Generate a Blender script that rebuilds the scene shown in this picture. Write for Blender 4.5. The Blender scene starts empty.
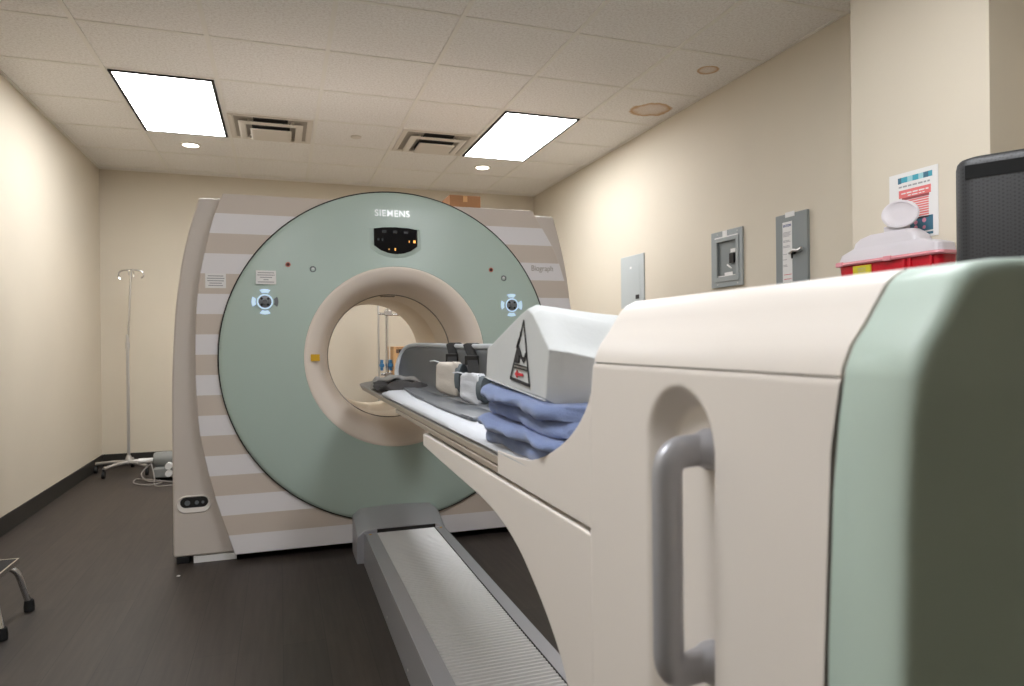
import bpy, bmesh, math, random
from mathutils import Vector, Matrix, noise
random.seed(7)
PI = math.pi
C = bpy.context.scene.collection
EYE = 1.095          # camera height; everything is modelled relative to eye level and lifted at the end
FL = -EYE            # floor level while modelling
CE = 1.61            # ceiling level while modelling
XL, XR, YB, YF = -1.54, 2.68, 7.05, -2.6

# ------------------------------------------------------------------ materials
def lin(c):
    return tuple((v/12.92 if v <= .04045 else ((v+.055)/1.055)**2.4) for v in c)
def rgb(r, g, b): return lin((r/255, g/255, b/255))
def mat(name, col, rough=.5, metal=0, bump=0, bscale=200, var=0, vscale=3, emit=0, spec=.5, alpha=None, trans=0, coat=0):
    m = bpy.data.materials.new(name); m.use_nodes = True
    nt = m.node_tree; b = nt.nodes['Principled BSDF']
    b.inputs['Base Color'].default_value = (*col, 1); b.inputs['Roughness'].default_value = rough
    b.inputs['Metallic'].default_value = metal; b.inputs['Specular IOR Level'].default_value = spec
    b.inputs['Coat Weight'].default_value = coat
    if trans: b.inputs['Transmission Weight'].default_value = trans
    if alpha is not None: b.inputs['Alpha'].default_value = alpha
    if emit:
        b.inputs['Emission Color'].default_value = (*col, 1); b.inputs['Emission Strength'].default_value = emit
    tc = nt.nodes.new('ShaderNodeTexCoord')
    if bump:
        n = nt.nodes.new('ShaderNodeTexNoise'); n.inputs['Scale'].default_value = bscale; n.inputs['Detail'].default_value = 4
        nt.links.new(tc.outputs['Object'], n.inputs['Vector'])
        bp = nt.nodes.new('ShaderNodeBump'); bp.inputs['Strength'].default_value = bump; bp.inputs['Distance'].default_value = .002
        nt.links.new(n.outputs['Fac'], bp.inputs['Height']); nt.links.new(bp.outputs['Normal'], b.inputs['Normal'])
    if var:
        n = nt.nodes.new('ShaderNodeTexNoise'); n.inputs['Scale'].default_value = vscale; n.inputs['Detail'].default_value = 5
        nt.links.new(tc.outputs['Object'], n.inputs['Vector'])
        r = nt.nodes.new('ShaderNodeValToRGB')
        r.color_ramp.elements[0].position = .3; r.color_ramp.elements[1].position = .7
        r.color_ramp.elements[0].color = (*[c*(1-var) for c in col], 1); r.color_ramp.elements[1].color = (*[min(1, c*(1+var)) for c in col], 1)
        nt.links.new(n.outputs['Fac'], r.inputs['Fac']); nt.links.new(r.outputs['Color'], b.inputs['Base Color'])
    return m
def nodes(m): return m.node_tree, m.node_tree.nodes['Principled BSDF']
def math_node(nt, op, a, b=None):
    n = nt.nodes.new('ShaderNodeMath'); n.operation = op
    for i, v in enumerate((a, b)):
        if v is None: continue
        if isinstance(v, (int, float)): n.inputs[i].default_value = v
        else: nt.links.new(v, n.inputs[i])
    return n.outputs[0]

M = {}
M['wall'] = mat('wall_paint', rgb(217, 207, 189), .75, bump=.12, bscale=120, var=.02, vscale=1.5)
M['cream'] = mat('cream_shell', rgb(228, 221, 214), .42, bump=.04, bscale=500)
M['cream2'] = mat('bore_shell', rgb(232, 219, 206), .38)
M['tunnel'] = mat('tunnel_shell', rgb(232, 218, 198), .4)
M['side'] = mat('side_shell', rgb(206, 196, 187), .45, bump=.04, bscale=400)
M['green'] = mat('green_shell', rgb(178, 195, 186), .36, bump=.03, bscale=500)
M['capgreen'] = mat('cap_green', rgb(182, 200, 190), .45, bump=.05, bscale=500)
M['silver'] = mat('silver_paint', rgb(172, 172, 177), .38, metal=.35, bump=.05, bscale=600)
M['rib'] = mat('ribbed_aluminium', rgb(206, 205, 204), .4, metal=.35)
M['chrome'] = mat('chrome', rgb(215, 215, 215), .24, metal=1)
M['steel'] = mat('brushed_steel', rgb(205, 203, 200), .4, metal=.8)
M['black'] = mat('black_plastic', rgb(22, 22, 24), .4)
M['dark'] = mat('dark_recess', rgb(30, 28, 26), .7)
M['rubber'] = mat('rubber', rgb(20, 20, 20), .7)
M['gap'] = mat('seam_shadow_gap', rgb(150, 143, 134), .8)
M['white'] = mat('white_plastic', rgb(225, 224, 222), .5)
M['paper'] = mat('paper', rgb(232, 230, 228), .7)
M['ink'] = mat('grey_ink', rgb(165, 162, 164), .7)
M['blackink'] = mat('black_ink', rgb(38, 36, 38), .6)
M['redink'] = mat('red_ink', rgb(205, 50, 60), .6)
M['logo'] = mat('logo_silver', rgb(225, 228, 228), .3, metal=.3)
M['taupeink'] = mat('logo_taupe', rgb(165, 155, 145), .5)
M['base'] = mat('baseboard_vinyl', rgb(44, 42, 38), .5)
M['grid'] = mat('grid_metal', rgb(240, 236, 228), .5)
M['vent'] = mat('vent_enamel', rgb(222, 214, 202), .5)
M['ventdark'] = mat('vent_recess_shade', rgb(176, 167, 154), .7)  # darker than the enamel: shade of the recess put into the colour
M['diff'] = mat('light_diffuser', (.955, .972, 1), .5, emit=12.5)
M['down'] = mat('downlight_lens', (1, .90, .76), .5, emit=6.0)
M['sheet'] = mat('white_sheet', rgb(192, 195, 201), .8, bump=.25, bscale=90)
M['foam'] = mat('coated_foam', rgb(199, 202, 202), .62, bump=.25, bscale=70)
M['holder'] = mat('grey_holder_shell', rgb(98, 101, 106), .42)
M['holderrim'] = mat('holder_rim', rgb(188, 192, 197), .4)
M['strap'] = mat('black_webbing', rgb(8, 8, 9), .8, bump=.3, bscale=500)
M['pad'] = mat('beige_pad_cloth', rgb(196, 188, 178), .9, bump=.5, bscale=160)
M['padgrey'] = mat('grey_pad_foam', rgb(96, 104, 108), .85)
M['gauze'] = mat('gauze', rgb(200, 202, 206), .9, bump=.6, bscale=240)
M['pillow'] = mat('charcoal_cloth', rgb(58, 56, 56), .85, bump=.4, bscale=150)
M['tip'] = mat('grey_pallet', rgb(150, 148, 146), .5)
M['taupe'] = mat('pallet_edge', rgb(168, 156, 142), .45)
M['panelgrey'] = mat('grey_enamel', rgb(158, 164, 164), .45)
M['panelgrey2'] = mat('light_grey_enamel', rgb(184, 190, 190), .45)
M['paneldark'] = mat('dark_grey_enamel', rgb(134, 140, 140), .45)
M['red'] = mat('red_plastic', rgb(200, 22, 40), .35)
M['redrim'] = mat('pink_rim', rgb(226, 150, 158), .4)
M['lid'] = mat('translucent_lid', rgb(228, 222, 226), .35, trans=.25)
M['yellow'] = mat('yellow_sticker', rgb(206, 190, 40), .6)
M['orange'] = mat('amber_sticker', rgb(216, 168, 30), .6)
M['card'] = mat('cardboard', rgb(170, 126, 90), .85, var=.06, vscale=8)
M['wood'] = mat('pale_wood', rgb(214, 170, 120), .6, var=.08, vscale=12)
M['blue'] = mat('blue_plastic', rgb(60, 120, 165), .4)
M['ctl'] = mat('backlit_white', (.62, .80, 1), .4, emit=.25)
M['ctlgrey'] = mat('control_grey', rgb(120, 124, 128), .35, metal=.4)
M['amber'] = mat('amber_led', (1, .45, .1), .4, emit=.8)
M['laser'] = mat('laser_window', rgb(70, 20, 18), .3)
M['laserring'] = mat('laser_ring', rgb(196, 120, 104), .5)
M['teal'] = mat('poster_teal', rgb(70, 160, 180), .6)
M['tealdark'] = mat('poster_slate', rgb(66, 112, 134), .6)
M['coral'] = mat('poster_coral', rgb(226, 120, 118), .6)
M['pink'] = mat('poster_pink', rgb(230, 150, 170), .6)
M['mattop'] = mat('black_rubber_mat', rgb(28, 28, 30), .7, bump=.5, bscale=300)
M['screen'] = mat('display_glass', rgb(12, 12, 16), .15)
M['cable'] = mat('grey_cable', rgb(150, 145, 140), .6)
M['pump'] = mat('grey_pump', rgb(140, 142, 140), .5)

# towel cloth, with a woven bump
m = M['towel'] = mat('blue_towelling', rgb(128, 145, 188), .95, bump=.9, bscale=420, var=.06, vscale=30)
nt, b = nodes(m); b.inputs['Sheen Weight'].default_value = .3

# striped gantry panel: bands by height
m = M['stripe'] = mat('striped_shell', rgb(200, 196, 198), .42)
nt, b = nodes(m)
tc = nt.nodes.new('ShaderNodeTexCoord'); sp = nt.nodes.new('ShaderNodeSeparateXYZ'); nt.links.new(tc.outputs['Object'], sp.inputs[0])
v = math_node(nt, 'SUBTRACT', .7585, sp.outputs['Z']); v = math_node(nt, 'DIVIDE', v, .2018); v = math_node(nt, 'FRACT', v)
v = math_node(nt, 'GREATER_THAN', v, .5)
mx = nt.nodes.new('ShaderNodeMix'); mx.data_type = 'RGBA'; nt.links.new(v, mx.inputs[0])
mx.inputs[6].default_value = (*rgb(204, 191, 179), 1); mx.inputs[7].default_value = (*rgb(228, 224, 225), 1)
nt.links.new(mx.outputs[2], b.inputs['Base Color'])

# floor: dark vinyl planks
m = M['floor'] = mat('vinyl_plank', rgb(66, 58, 53), .5)
nt, b = nodes(m)
tc = nt.nodes.new('ShaderNodeTexCoord')
mp = nt.nodes.new('ShaderNodeMapping'); mp.inputs['Rotation'].default_value = (0, 0, PI/2); nt.links.new(tc.outputs['Object'], mp.inputs[0])
bk = nt.nodes.new('ShaderNodeTexBrick'); bk.offset = .37; bk.inputs['Scale'].default_value = 1
bk.inputs['Brick Width'].default_value = 1.1; bk.inputs['Row Height'].default_value = .15; bk.inputs['Mortar Size'].default_value = .0012
bk.inputs['Color1'].default_value = (*rgb(56, 49, 45), 1); bk.inputs['Color2'].default_value = (*rgb(64, 56, 51), 1)
bk.inputs['Mortar'].default_value = (*rgb(40, 36, 33), 1); bk.inputs['Bias'].default_value = 0
nt.links.new(mp.outputs[0], bk.inputs['Vector'])
mp2 = nt.nodes.new('ShaderNodeMapping'); mp2.inputs['Scale'].default_value = (22, 1.6, 1); nt.links.new(tc.outputs['Object'], mp2.inputs[0])
ns = nt.nodes.new('ShaderNodeTexNoise'); ns.inputs['Scale'].default_value = 2.5; ns.inputs['Detail'].default_value = 7; nt.links.new(mp2.outputs[0], ns.inputs['Vector'])
rp = nt.nodes.new('ShaderNodeValToRGB'); rp.color_ramp.elements[0].position = .3; rp.color_ramp.elements[1].position = .72
rp.color_ramp.elements[0].color = (.72, .72, .72, 1); rp.color_ramp.elements[1].color = (1.12, 1.12, 1.12, 1)
nt.links.new(ns.outputs['Fac'], rp.inputs['Fac'])
mx = nt.nodes.new('ShaderNodeMix'); mx.data_type = 'RGBA'; mx.blend_type = 'MULTIPLY'; mx.inputs[0].default_value = 1
nt.links.new(bk.outputs['Color'], mx.inputs[6]); nt.links.new(rp.outputs['Color'], mx.inputs[7]); nt.links.new(mx.outputs[2], b.inputs['Base Color'])
bp = nt.nodes.new('ShaderNodeBump'); bp.inputs['Strength'].default_value = .15; bp.inputs['Distance'].default_value = .002
nt.links.new(ns.outputs['Fac'], bp.inputs['Height']); nt.links.new(bp.outputs['Normal'], b.inputs['Normal'])

# ceiling tile: speckled mineral fibre with two old water stains
m = M['ceil'] = mat('mineral_tile', rgb(222, 213, 200), .85)
nt, b = nodes(m)
tc = nt.nodes.new('ShaderNodeTexCoord')
ns = nt.nodes.new('ShaderNodeTexNoise'); ns.inputs['Scale'].default_value = 75; ns.inputs['Detail'].default_value = 5; ns.inputs['Roughness'].default_value = .75
nt.links.new(tc.outputs['Object'], ns.inputs['Vector'])
rp = nt.nodes.new('ShaderNodeValToRGB'); rp.color_ramp.elements[0].position = .30; rp.color_ramp.elements[1].position = .56
rp.color_ramp.elements[0].color = (*rgb(222, 216, 209), 1); rp.color_ramp.elements[1].color = (*rgb(248, 245, 241), 1)
nt.links.new(ns.outputs['Fac'], rp.inputs['Fac'])
wob = nt.nodes.new('ShaderNodeTexNoise'); wob.inputs['Scale'].default_value = 9; wob.inputs['Detail'].default_value = 4; nt.links.new(tc.outputs['Object'], wob.inputs['Vector'])
sp = nt.nodes.new('ShaderNodeSeparateXYZ'); nt.links.new(tc.outputs['Object'], sp.inputs[0])
last = rp.outputs['Color']
for (cx, cy, rx, ry) in ((2.47, 4.18, .155, .135), (2.44, 3.467, .07, .07)):
    dx = math_node(nt, 'DIVIDE', math_node(nt, 'SUBTRACT', sp.outputs['X'], cx), rx)
    dy = math_node(nt, 'DIVIDE', math_node(nt, 'SUBTRACT', sp.outputs['Y'], cy), ry)
    d = math_node(nt, 'SQRT', math_node(nt, 'ADD', math_node(nt, 'MULTIPLY', dx, dx), math_node(nt, 'MULTIPLY', dy, dy)))
    d = math_node(nt, 'ADD', d, math_node(nt, 'MULTIPLY', math_node(nt, 'SUBTRACT', wob.outputs['Fac'], .5), .7))
    r2 = nt.nodes.new('ShaderNodeValToRGB'); cr = r2.color_ramp
    cr.elements[0].position = 0; cr.elements[0].color = (.18, .18, .18, 1); cr.elements[1].position = 1; cr.elements[1].color = (0, 0, 0, 1)
    e = cr.elements.new(.60); e.color = (.38, .38, .38, 1); e = cr.elements.new(.84); e.color = (.9, .9, .9, 1); e = cr.elements.new(.93); e.color = (.55, .55, .55, 1)
    nt.links.new(d, r2.inputs['Fac'])
    mx = nt.nodes.new('ShaderNodeMix'); mx.data_type = 'RGBA'; nt.links.new(r2.outputs['Color'], mx.inputs[0])
    nt.links.new(last, mx.inputs[6]); mx.inputs[7].default_value = (*rgb(196, 152, 98), 1); last = mx.outputs[2]
nt.links.new(last, b.inputs['Base Color'])
bp = nt.nodes.new('ShaderNodeBump'); bp.inputs['Strength'].default_value = .5; bp.inputs['Distance'].default_value = .003
nt.links.new(ns.outputs['Fac'], bp.inputs['Height']); nt.links.new(bp.outputs['Normal'], b.inputs['Normal'])

# black perforated / woven plastic
m = M['mesh'] = mat('perforated_black', rgb(30, 30, 32), .5)
nt, b = nodes(m)
tc = nt.nodes.new('ShaderNodeTexCoord')
mp = nt.nodes.new('ShaderNodeMapping'); mp.inputs['Scale'].default_value = (130, 130, 130); mp.inputs['Rotation'].default_value = (0, PI/4, 0)
nt.links.new(tc.outputs['Object'], mp.inputs[0])
ck = nt.nodes.new('ShaderNodeTexVoronoi'); ck.inputs['Scale'].default_value = 1.0; ck.inputs['Randomness'].default_value = 0; nt.links.new(mp.outputs[0], ck.inputs['Vector'])
rp = nt.nodes.new('ShaderNodeValToRGB'); rp.color_ramp.elements[0].position = .3; rp.color_ramp.elements[1].position = .45
rp.color_ramp.elements[0].color = (.002, .002, .002, 1); rp.color_ramp.elements[1].color = (*rgb(34, 34, 36), 1)
nt.links.new(ck.outputs['Distance'], rp.inputs['Fac']); nt.links.new(rp.outputs['Color'], b.inputs['Base Color'])

# ------------------------------------------------------------------ mesh helpers
class MB:
    def __init__(s): s.v = []; s.f = []
    def add(s, vs, fs):
        o = len(s.v); s.v += [tuple(v) for v in vs]; s.f += [tuple(i+o for i in f) for f in fs]; return s
    def box(s, x0, x1, y0, y1, z0, z1):
        return s.add([(x, y, z) for z in (z0, z1) for y in (y0, y1) for x in (x0, x1)],
                     [(0, 2, 3, 1), (4, 5, 7, 6), (0, 1, 5, 4), (2, 6, 7, 3), (0, 4, 6, 2), (1, 3, 7, 5)])
    def prism(s, pts, axis, a, b):
        """outline (u,v) extruded along axis from a to b; axis x: (y,z), y: (x,z), z: (x,y)"""
        def P(u, v, w): return {'x': (w, u, v), 'y': (u, w, v), 'z': (u, v, w)}[axis]
        n = len(pts)
        return s.add([P(u, v, a) for u, v in pts]+[P(u, v, b) for u, v in pts],
                     [tuple(range(n)), tuple(range(2*n-1, n-1, -1))]+[(i, i+n, (i+1) % n+n, (i+1) % n) for i in range(n)])
    def lathe(s, prof, org, axis='z', seg=48, a0=0, a1=2*PI):
        """prof: (r, h) along axis"""
        full = abs(a1-a0-2*PI) < 1e-6; n = seg if full else seg+1; vs = []
        for r, h in prof:
            for i in range(n):
                a = a0+(a1-a0)*i/seg; c, q = r*math.cos(a), r*math.sin(a)
                p = {'z': (c, q, h), 'y': (c, h, q), 'x': (h, c, q)}[axis]
                vs.append((p[0]+org[0], p[1]+org[1], p[2]+org[2]))
        fs = []
        for j in range(len(prof)-1):
            for i in range(n if full else n-1):
                k = (i+1) % n; fs.append((j*n+i, j*n+k, (j+1)*n+k, (j+1)*n+i))
        return s.add(vs, fs)
    def cyl(s, org, r, h, axis='z', seg=24, r2=None):
        r2 = r if r2 is None else r2
        return s.lathe([(1e-5, 0), (r, 0), (r2, h), (1e-5, h)], org, axis, seg)
    def tube(s, path, r, seg=10, cap=True, ry=None):
        path = [Vector(p) for p in path]; rings = []; up = None
        for i, p in enumerate(path):
            t = (path[min(i+1, len(path)-1)]-path[max(i-1, 0)]).normalized()
            if up is None:
                up = Vector((0, 0, 1)) if abs(t.z) < .9 else Vector((0, 1, 0))
            x = t.cross(up)
            if x.length < 1e-4: x = t.cross(Vector((1, 0, 0)))
            x.normalize(); y = x.cross(t).normalized(); up = y
            rr = r(i/(len(path)-1)) if callable(r) else r; r2 = rr if ry is None else ry
            rings.append([p+x*rr*math.cos(2*PI*k/seg)+y*r2*math.sin(2*PI*k/seg) for k in range(seg)])
        return s.loft(rings, cap)
    def loft(s, rings, cap=True, closed=True):
        n = len(rings[0]); vs = [p for r in rings for p in r]; fs = []
        for j in range(len(rings)-1):
            for i in range(n if closed else n-1):
                k = (i+1) % n; fs.append((j*n+i, j*n+k, (j+1)*n+k, (j+1)*n+i))
        if cap and closed: fs.append(tuple(range(n-1, -1, -1))); fs.append(tuple((len(rings)-1)*n+i for i in range(n)))
        return s.add(vs, fs)
def fillet(path, r, n=6):
    """round the inner corners of a polyline"""
    path = [Vector(p) for p in path]; out = [path[0]]
    for i in range(1, len(path)-1):
        a, b, c = path[i-1], path[i], path[i+1]
        d1 = (a-b).normalized(); d2 = (c-b).normalized(); q = min(r, (a-b).length*.49, (c-b).length*.49)
        p0, p1 = b+d1*q, b+d2*q
        for k in range(n+1):
            t = k/n; out.append(p0*(1-t)**2+b*2*t*(1-t)+p1*t*t)
    return out+[path[-1]]
def smooth_path(pts, n=8, closed=False):
    P = [Vector(p) for p in pts]; out = []; N = len(P)
    for i in range(N if closed else N-1):
        if closed: p0, p1, p2, p3 = P[(i-1) % N], P[i], P[(i+1) % N], P[(i+2) % N]
        else: p0, p1, p2, p3 = P[max(i-1, 0)], P[i], P[i+1], P[min(i+2, N-1)]
        for k in range(n):
            t = k/n
            out.append(.5*((2*p1)+(p2-p0)*t+(2*p0-5*p1+4*p2-p3)*t*t+(3*p1-p0-3*p2+p3)*t**3))
    if not closed: out.append(P[-1])
    return out
def obj(name, mb, m, parent=None, bevel=0, smooth=40, seg=2, kind=None, label=None, sub=0):
    me = bpy.data.meshes.new(name); me.from_pydata([tuple(v) for v in mb.v], [], mb.f)
    bm = bmesh.new(); bm.from_mesh(me)
    if not getattr(mb, 'keep', False): bmesh.ops.remove_doubles(bm, verts=bm.verts, dist=1e-5)
    bmesh.ops.recalc_face_normals(bm, faces=bm.faces); bm.to_mesh(me); bm.free()
    o = bpy.data.objects.new(name, me); C.objects.link(o); me.materials.append(m if not isinstance(m, str) else M[m])
    if smooth:
        me.shade_smooth(); me.set_sharp_from_angle(angle=math.radians(smooth))
    if bevel:
        b = o.modifiers.new('b', 'BEVEL'); b.width = bevel; b.segments = seg; b.limit_method = 'ANGLE'; b.angle_limit = math.radians(35)
        b.harden_normals = bool(smooth)
    if sub:
        b = o.modifiers.new('s', 'SUBSURF'); b.levels = sub; b.render_levels = sub
    if parent:
        o.parent = parent
        if parent.type == 'EMPTY': o.location = -Vector(parent.location)
    if kind: o['kind'] = kind
    if label: o['label'] = label
    return o
def thing(name, label, cat, loc=(0, 0, 0), group=None):
    o = bpy.data.objects.new(name, None); C.objects.link(o); o.location = loc; o.empty_display_size = .1
    o['label'] = label; o['category'] = cat
    if group: o['group'] = group
    return o
def tag(o, label, cat, group=None):
    o['label'] = label; o['category'] = cat
    if group: o['group'] = group
    return o
def struct(name, mb, m, **k): return obj(name, mb, m, kind='structure', **k)
def text_mb(txt, size, place, bold=0, depth=.0006, xs=1.0, sp_=1.0):
    """text laid in its own plane; place(x, y, d) maps to the world. Returned as MB."""
    cu = bpy.data.curves.new('t', 'FONT'); cu.body = txt; cu.size = size; cu.extrude = depth; cu.offset = bold; cu.space_character = sp_
    to = bpy.data.objects.new('t', cu); C.objects.link(to); bpy.context.view_layer.update()
    dg = bpy.context.evaluated_depsgraph_get(); me = bpy.data.meshes.new_from_object(to.evaluated_get(dg))
    mb = MB(); mb.add([place(v.co.x*xs, v.co.y, v.co.z) for v in me.vertices], [tuple(p.vertices) for p in me.polygons])
    bpy.data.objects.remove(to); bpy.data.curves.remove(cu); bpy.data.meshes.remove(me)
    return mb
def copy_tree(o, parent=None):
    c = o.copy(); C.objects.link(c)
    if parent: c.parent = parent
    for ch in list(o.children): copy_tree(ch, c)
    return c

# ------------------------------------------------------------------ the room
t = .1
struct('floor', MB().box(XL-t, XR+t, YF-t, YB+t, FL-t, FL), 'floor', smooth=0)
struct('ceiling', MB().box(XL-t, XR+t, YF-t, YB+t, CE+.004, CE+t), 'ceil', smooth=0)
struct('wall_left', MB().box(XL-t, XL, YF-t, YB+t, FL, CE+.004), 'wall', smooth=0)
struct('wall_right', MB().box(XR, XR+t, YF-t, YB+t, FL, CE+.004), 'wall', smooth=0)
struct('wall_back', MB().box(XL, XR, YB, YB+t, FL, CE+.004), 'wall', smooth=0)
struct('wall_front', MB().box(XL, XR, YF-t, YF, FL, CE+.004), 'wall', smooth=0)
struct('wall_pier', MB().box(2.40, XR, 1.737, 2.356, FL, CE+.004), 'wall', bevel=.003)
struct('baseboard_left', MB().box(XL, XL+.008, YF, YB, FL, FL+.108), 'base', bevel=.002)
struct('baseboard_back', MB().box(XL+.008, XR-.008, YB-.008, YB, FL, FL+.108), 'base', bevel=.002)
struct('baseboard_right', MB().box(XR-.008, XR, 2.356, YB, FL, FL+.108), 'base', bevel=.002)
# wall angle and suspended grid
U = .61; GX0 = -.955; GY0 = 3.259
xs = [x for x in (GX0+U*i for i in range(-1, 7)) if XL+.03 < x < XR-.03]
ys = [y for y in (GY0+U*j for j in range(-10, 7)) if YF+.03 < y < YB-.03]
g = MB()
for x in xs: g.box(x-.012, x+.012, YF, YB, CE-.001, CE+.004)
struct('trim_1', g, 'grid', smooth=0)
g = MB()
for y in ys:
    ex = [XL]+xs+[XR]
    for a, b_ in zip(ex[:-1], ex[1:]):
        g.box(a+.012, b_-.012, y-.010, y+.010, CE+.0005, CE+.004)
struct('trim_2', g, 'grid', smooth=0)
g = MB(); g.box(XL, XL+.018, YF, YB, CE-.002, CE+.004); g.box(XR-.018, XR, YF, YB, CE-.002, CE+.004)
g.box(XL+.018, XR-.018, YB-.018, YB, CE-.002, CE+.004)
struct('trim_3', g, 'grid', smooth=0)

# ------------------------------------------------------------------ ceiling fixtures
def luminaire(cx, cy, label):
    r = thing('ceiling_light', label, 'ceiling light', (cx, cy, CE), 'recessed fluorescent panels')
    w, l = .285, .59
    f = MB(); z0, z1 = CE-.007, CE+.003
    f.box(cx-w, cx-w+.018, cy-l, cy+l, z0, z1); f.box(cx+w-.018, cx+w, cy-l, cy+l, z0, z1)
    f.box(cx-w+.018, cx+w-.018, cy-l, cy-l+.012, z0, z1); f.box(cx-w+.018, cx+w-.018, cy+l-.012, cy+l, z0, z1)
    obj('frame', f, 'dark', r, smooth=0)
    obj('diffuser', MB().box(cx-w+.018, cx+w-.018, cy-l+.012, cy+l-.012, CE-.005, CE+.002), 'diff', r, smooth=0)
    return r
cxa, cxb = GX0+U*.5, GX0+U*4.5
luminaire(cxa, GY0+U*3, 'bright rectangular ceiling light panel nearer the left wall')
luminaire(cxb, GY0+U*3, 'bright rectangular ceiling light panel nearer the right wall')
luminaire(cxa, GY0-U*4, 'ceiling light panel above the left of the camera, nearest of the unseen pair')
luminaire(GX0+U*3.5, GY0-U*3, 'ceiling light panel directly above the patient table')
for x, y, lb in ((-.664, 6.006, 'small round recessed downlight beyond the left light panel'), (1.784, 6.012, 'small round recessed downlight beyond the right light panel')):
    r = thing('downlight', lb, 'downlight', (x, y, CE), 'round downlights')
    obj('trim_ring', MB().lathe([(.060, CE+.003), (.060, CE-.004), (.078, CE-.004), (.080, CE+.003)], (x, y, 0)), 'grid', r)
    obj('lens', MB().cyl((x, y, CE-.003), .060, .005, seg=32), 'down', r)
    L = bpy.data.lights.new('downlight_beam', 'SPOT'); L.energy = 12; L.spot_size = math.radians(110); L.spot_blend = .6; L.shadow_soft_size = .06; L.color = (1, .86, .68)
    lo = bpy.data.objects.new('downlight_beam', L); C.objects.link(lo); lo.location = (0, 0, -.012); lo.parent = r
tag(obj('sprinkler_cover', MB().lathe([(1e-5, CE-.006), (.036, CE-.006), (.042, CE-.003), (.042, CE+.003)], (.578, 5.405, 0)), 'vent'),
    'small round white cover plate on a ceiling tile between the two vents', 'sprinkler cover')

def sq(cx, cy, h, z, k=1.0): return [(cx-h, cy-h*k, z), (cx+h, cy-h*k, z), (cx+h, cy+h*k, z), (cx-h, cy+h*k, z)]
def vent(cx, cy, label):
    r = thing('ceiling_vent', label, 'ceiling vent', (cx, cy, CE), 'square air diffusers')
    obj('backing', MB().box(cx-.251, cx+.251, cy-.251, cy+.251, CE+.0005, CE+.0035), 'ventdark', r, smooth=0)
    def ring(pr): return MB().loft([sq(cx, cy, h, z) for h, z in pr], cap=False)
    obj('outer_frame', ring([(.290, CE+.003), (.290, CE-.004), (.262, CE-.004), (.250, CE-.0005), (.250, CE+.0015)]), 'vent', r, smooth=0)
    obj('throat', MB().box(cx-.13, cx+.13, cy-.16, cy+.16, CE-.030, CE+.001), 'dark', r, smooth=0)  # solid dark block, colour stands for the shade up the duct
    obj('vane', ring([(.222, CE-.022), (.210, CE-.027), (.178, CE-.031), (.170, CE-.029), (.176, CE-.027), (.208, CE-.0225), (.222, CE-.022)]), 'vent', r, smooth=0)
    mb = ring([(.142, CE-.046), (.134, CE-.052), (.120, CE-.054)]); mb.add(sq(cx, cy, .120, CE-.054), [(0, 1, 2, 3)]); mb.add(sq(cx, cy, .142, CE-.046), [(0, 1, 2, 3)])
    obj('centre_plate', mb, 'vent', r, smooth=0)
    obj('slot_shade', MB().box(cx-.12, cx+.115, cy-.245, cy-.17, CE-.004, CE+.001), 'dark', r, smooth=0)  # black plate painted as the dark opening in the near slot
    for sx in (-1, 1):
        for sy_ in (-1, 1):
            obj('hanger', MB().box(cx+sx*.15-.010, cx+sx*.15+.010, cy+sy_*.20-.004, cy+sy_*.20+.004, CE-.026, CE+.001), 'vent', r, smooth=0)
vent(GX0+U*1.5-.005, GY0+U*3.5, 'square stepped ceiling vent beside the left light panel')
vent(GX0+U*3.5+.01, GY0+U*3.5, 'square stepped ceiling vent beside the right light panel')

# ------------------------------------------------------------------ scanner gantry
CX, CZ = .592, -.072
G = thing('scanner_gantry', 'large ring-shaped scanner with sage green front disc and striped cream cover', 'scanner', (CX, 3.7, FL))
def cr2(pts, n=6):
    return [(p.x, p.y) for p in smooth_path([(a, b, 0) for a, b in pts], n)]
lseam = cr2([(-.264, .757), (-.310, .626), (-.352, .451), (-.381, .277), (-.394, .074), (-.396, -.173), (-.382, -.421), (-.353, -.590), (-.307, -.784), (-.224, -1.057)])
rseam = cr2([(1.388, .757), (1.467, .632), (1.529, .523), (1.576, .395), (1.614, .261), (1.642, .10), (1.652, -.1), (1.640, -.33), (1.59, -.6), (1.52, -.85), (1.44, -1.057)])
outline = lseam+rseam[::-1]
def ring_solid(outline, cx, cz, r, y0, y1, N=160):
    """plate from y0 (front) to y1 with a round hole"""
    angs = sorted(set([round(math.atan2(z-cz, x-cx), 5) for x, z in outline]+[round(-PI+2*PI*i/N+1e-3, 5) for i in range(N)]))
    P = []; n = len(outline)
    for a in angs:
        dx, dz = math.cos(a), math.sin(a); best = None
        for i in range(n):
            (x0, z0), (x1, z1) = outline[i], outline[(i+1) % n]
            ex, ez = x1-x0, z1-z0; den = dx*ez-dz*ex
            if abs(den) < 1e-9: continue
            s_ = ((x0-cx)*ez-(z0-cz)*ex)/den; u = ((x0-cx)*dz-(z0-cz)*dx)/den
            if s_ > 0 and -1e-4 <= u <= 1.0001: best = s_ if best is None else max(best, s_)
        P.append((cx+dx*best, cz+dz*best))
    mb = MB()
    A = [(x, y0, z) for x, z in P]; B = [(x, y1, z) for x, z in P]
    H0 = [(cx+r*math.cos(a), y0, cz+r*math.sin(a)) for a in angs]; H1 = [(x, y1, z) for x, _, z in H0]
    mb.loft([A, H0, H1, B, A], cap=False)
    return mb
obj('front_cover', ring_solid(outline, CX, CZ, .82, 3.68, 3.722), 'stripe', G, bevel=.006, smooth=30)
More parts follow.
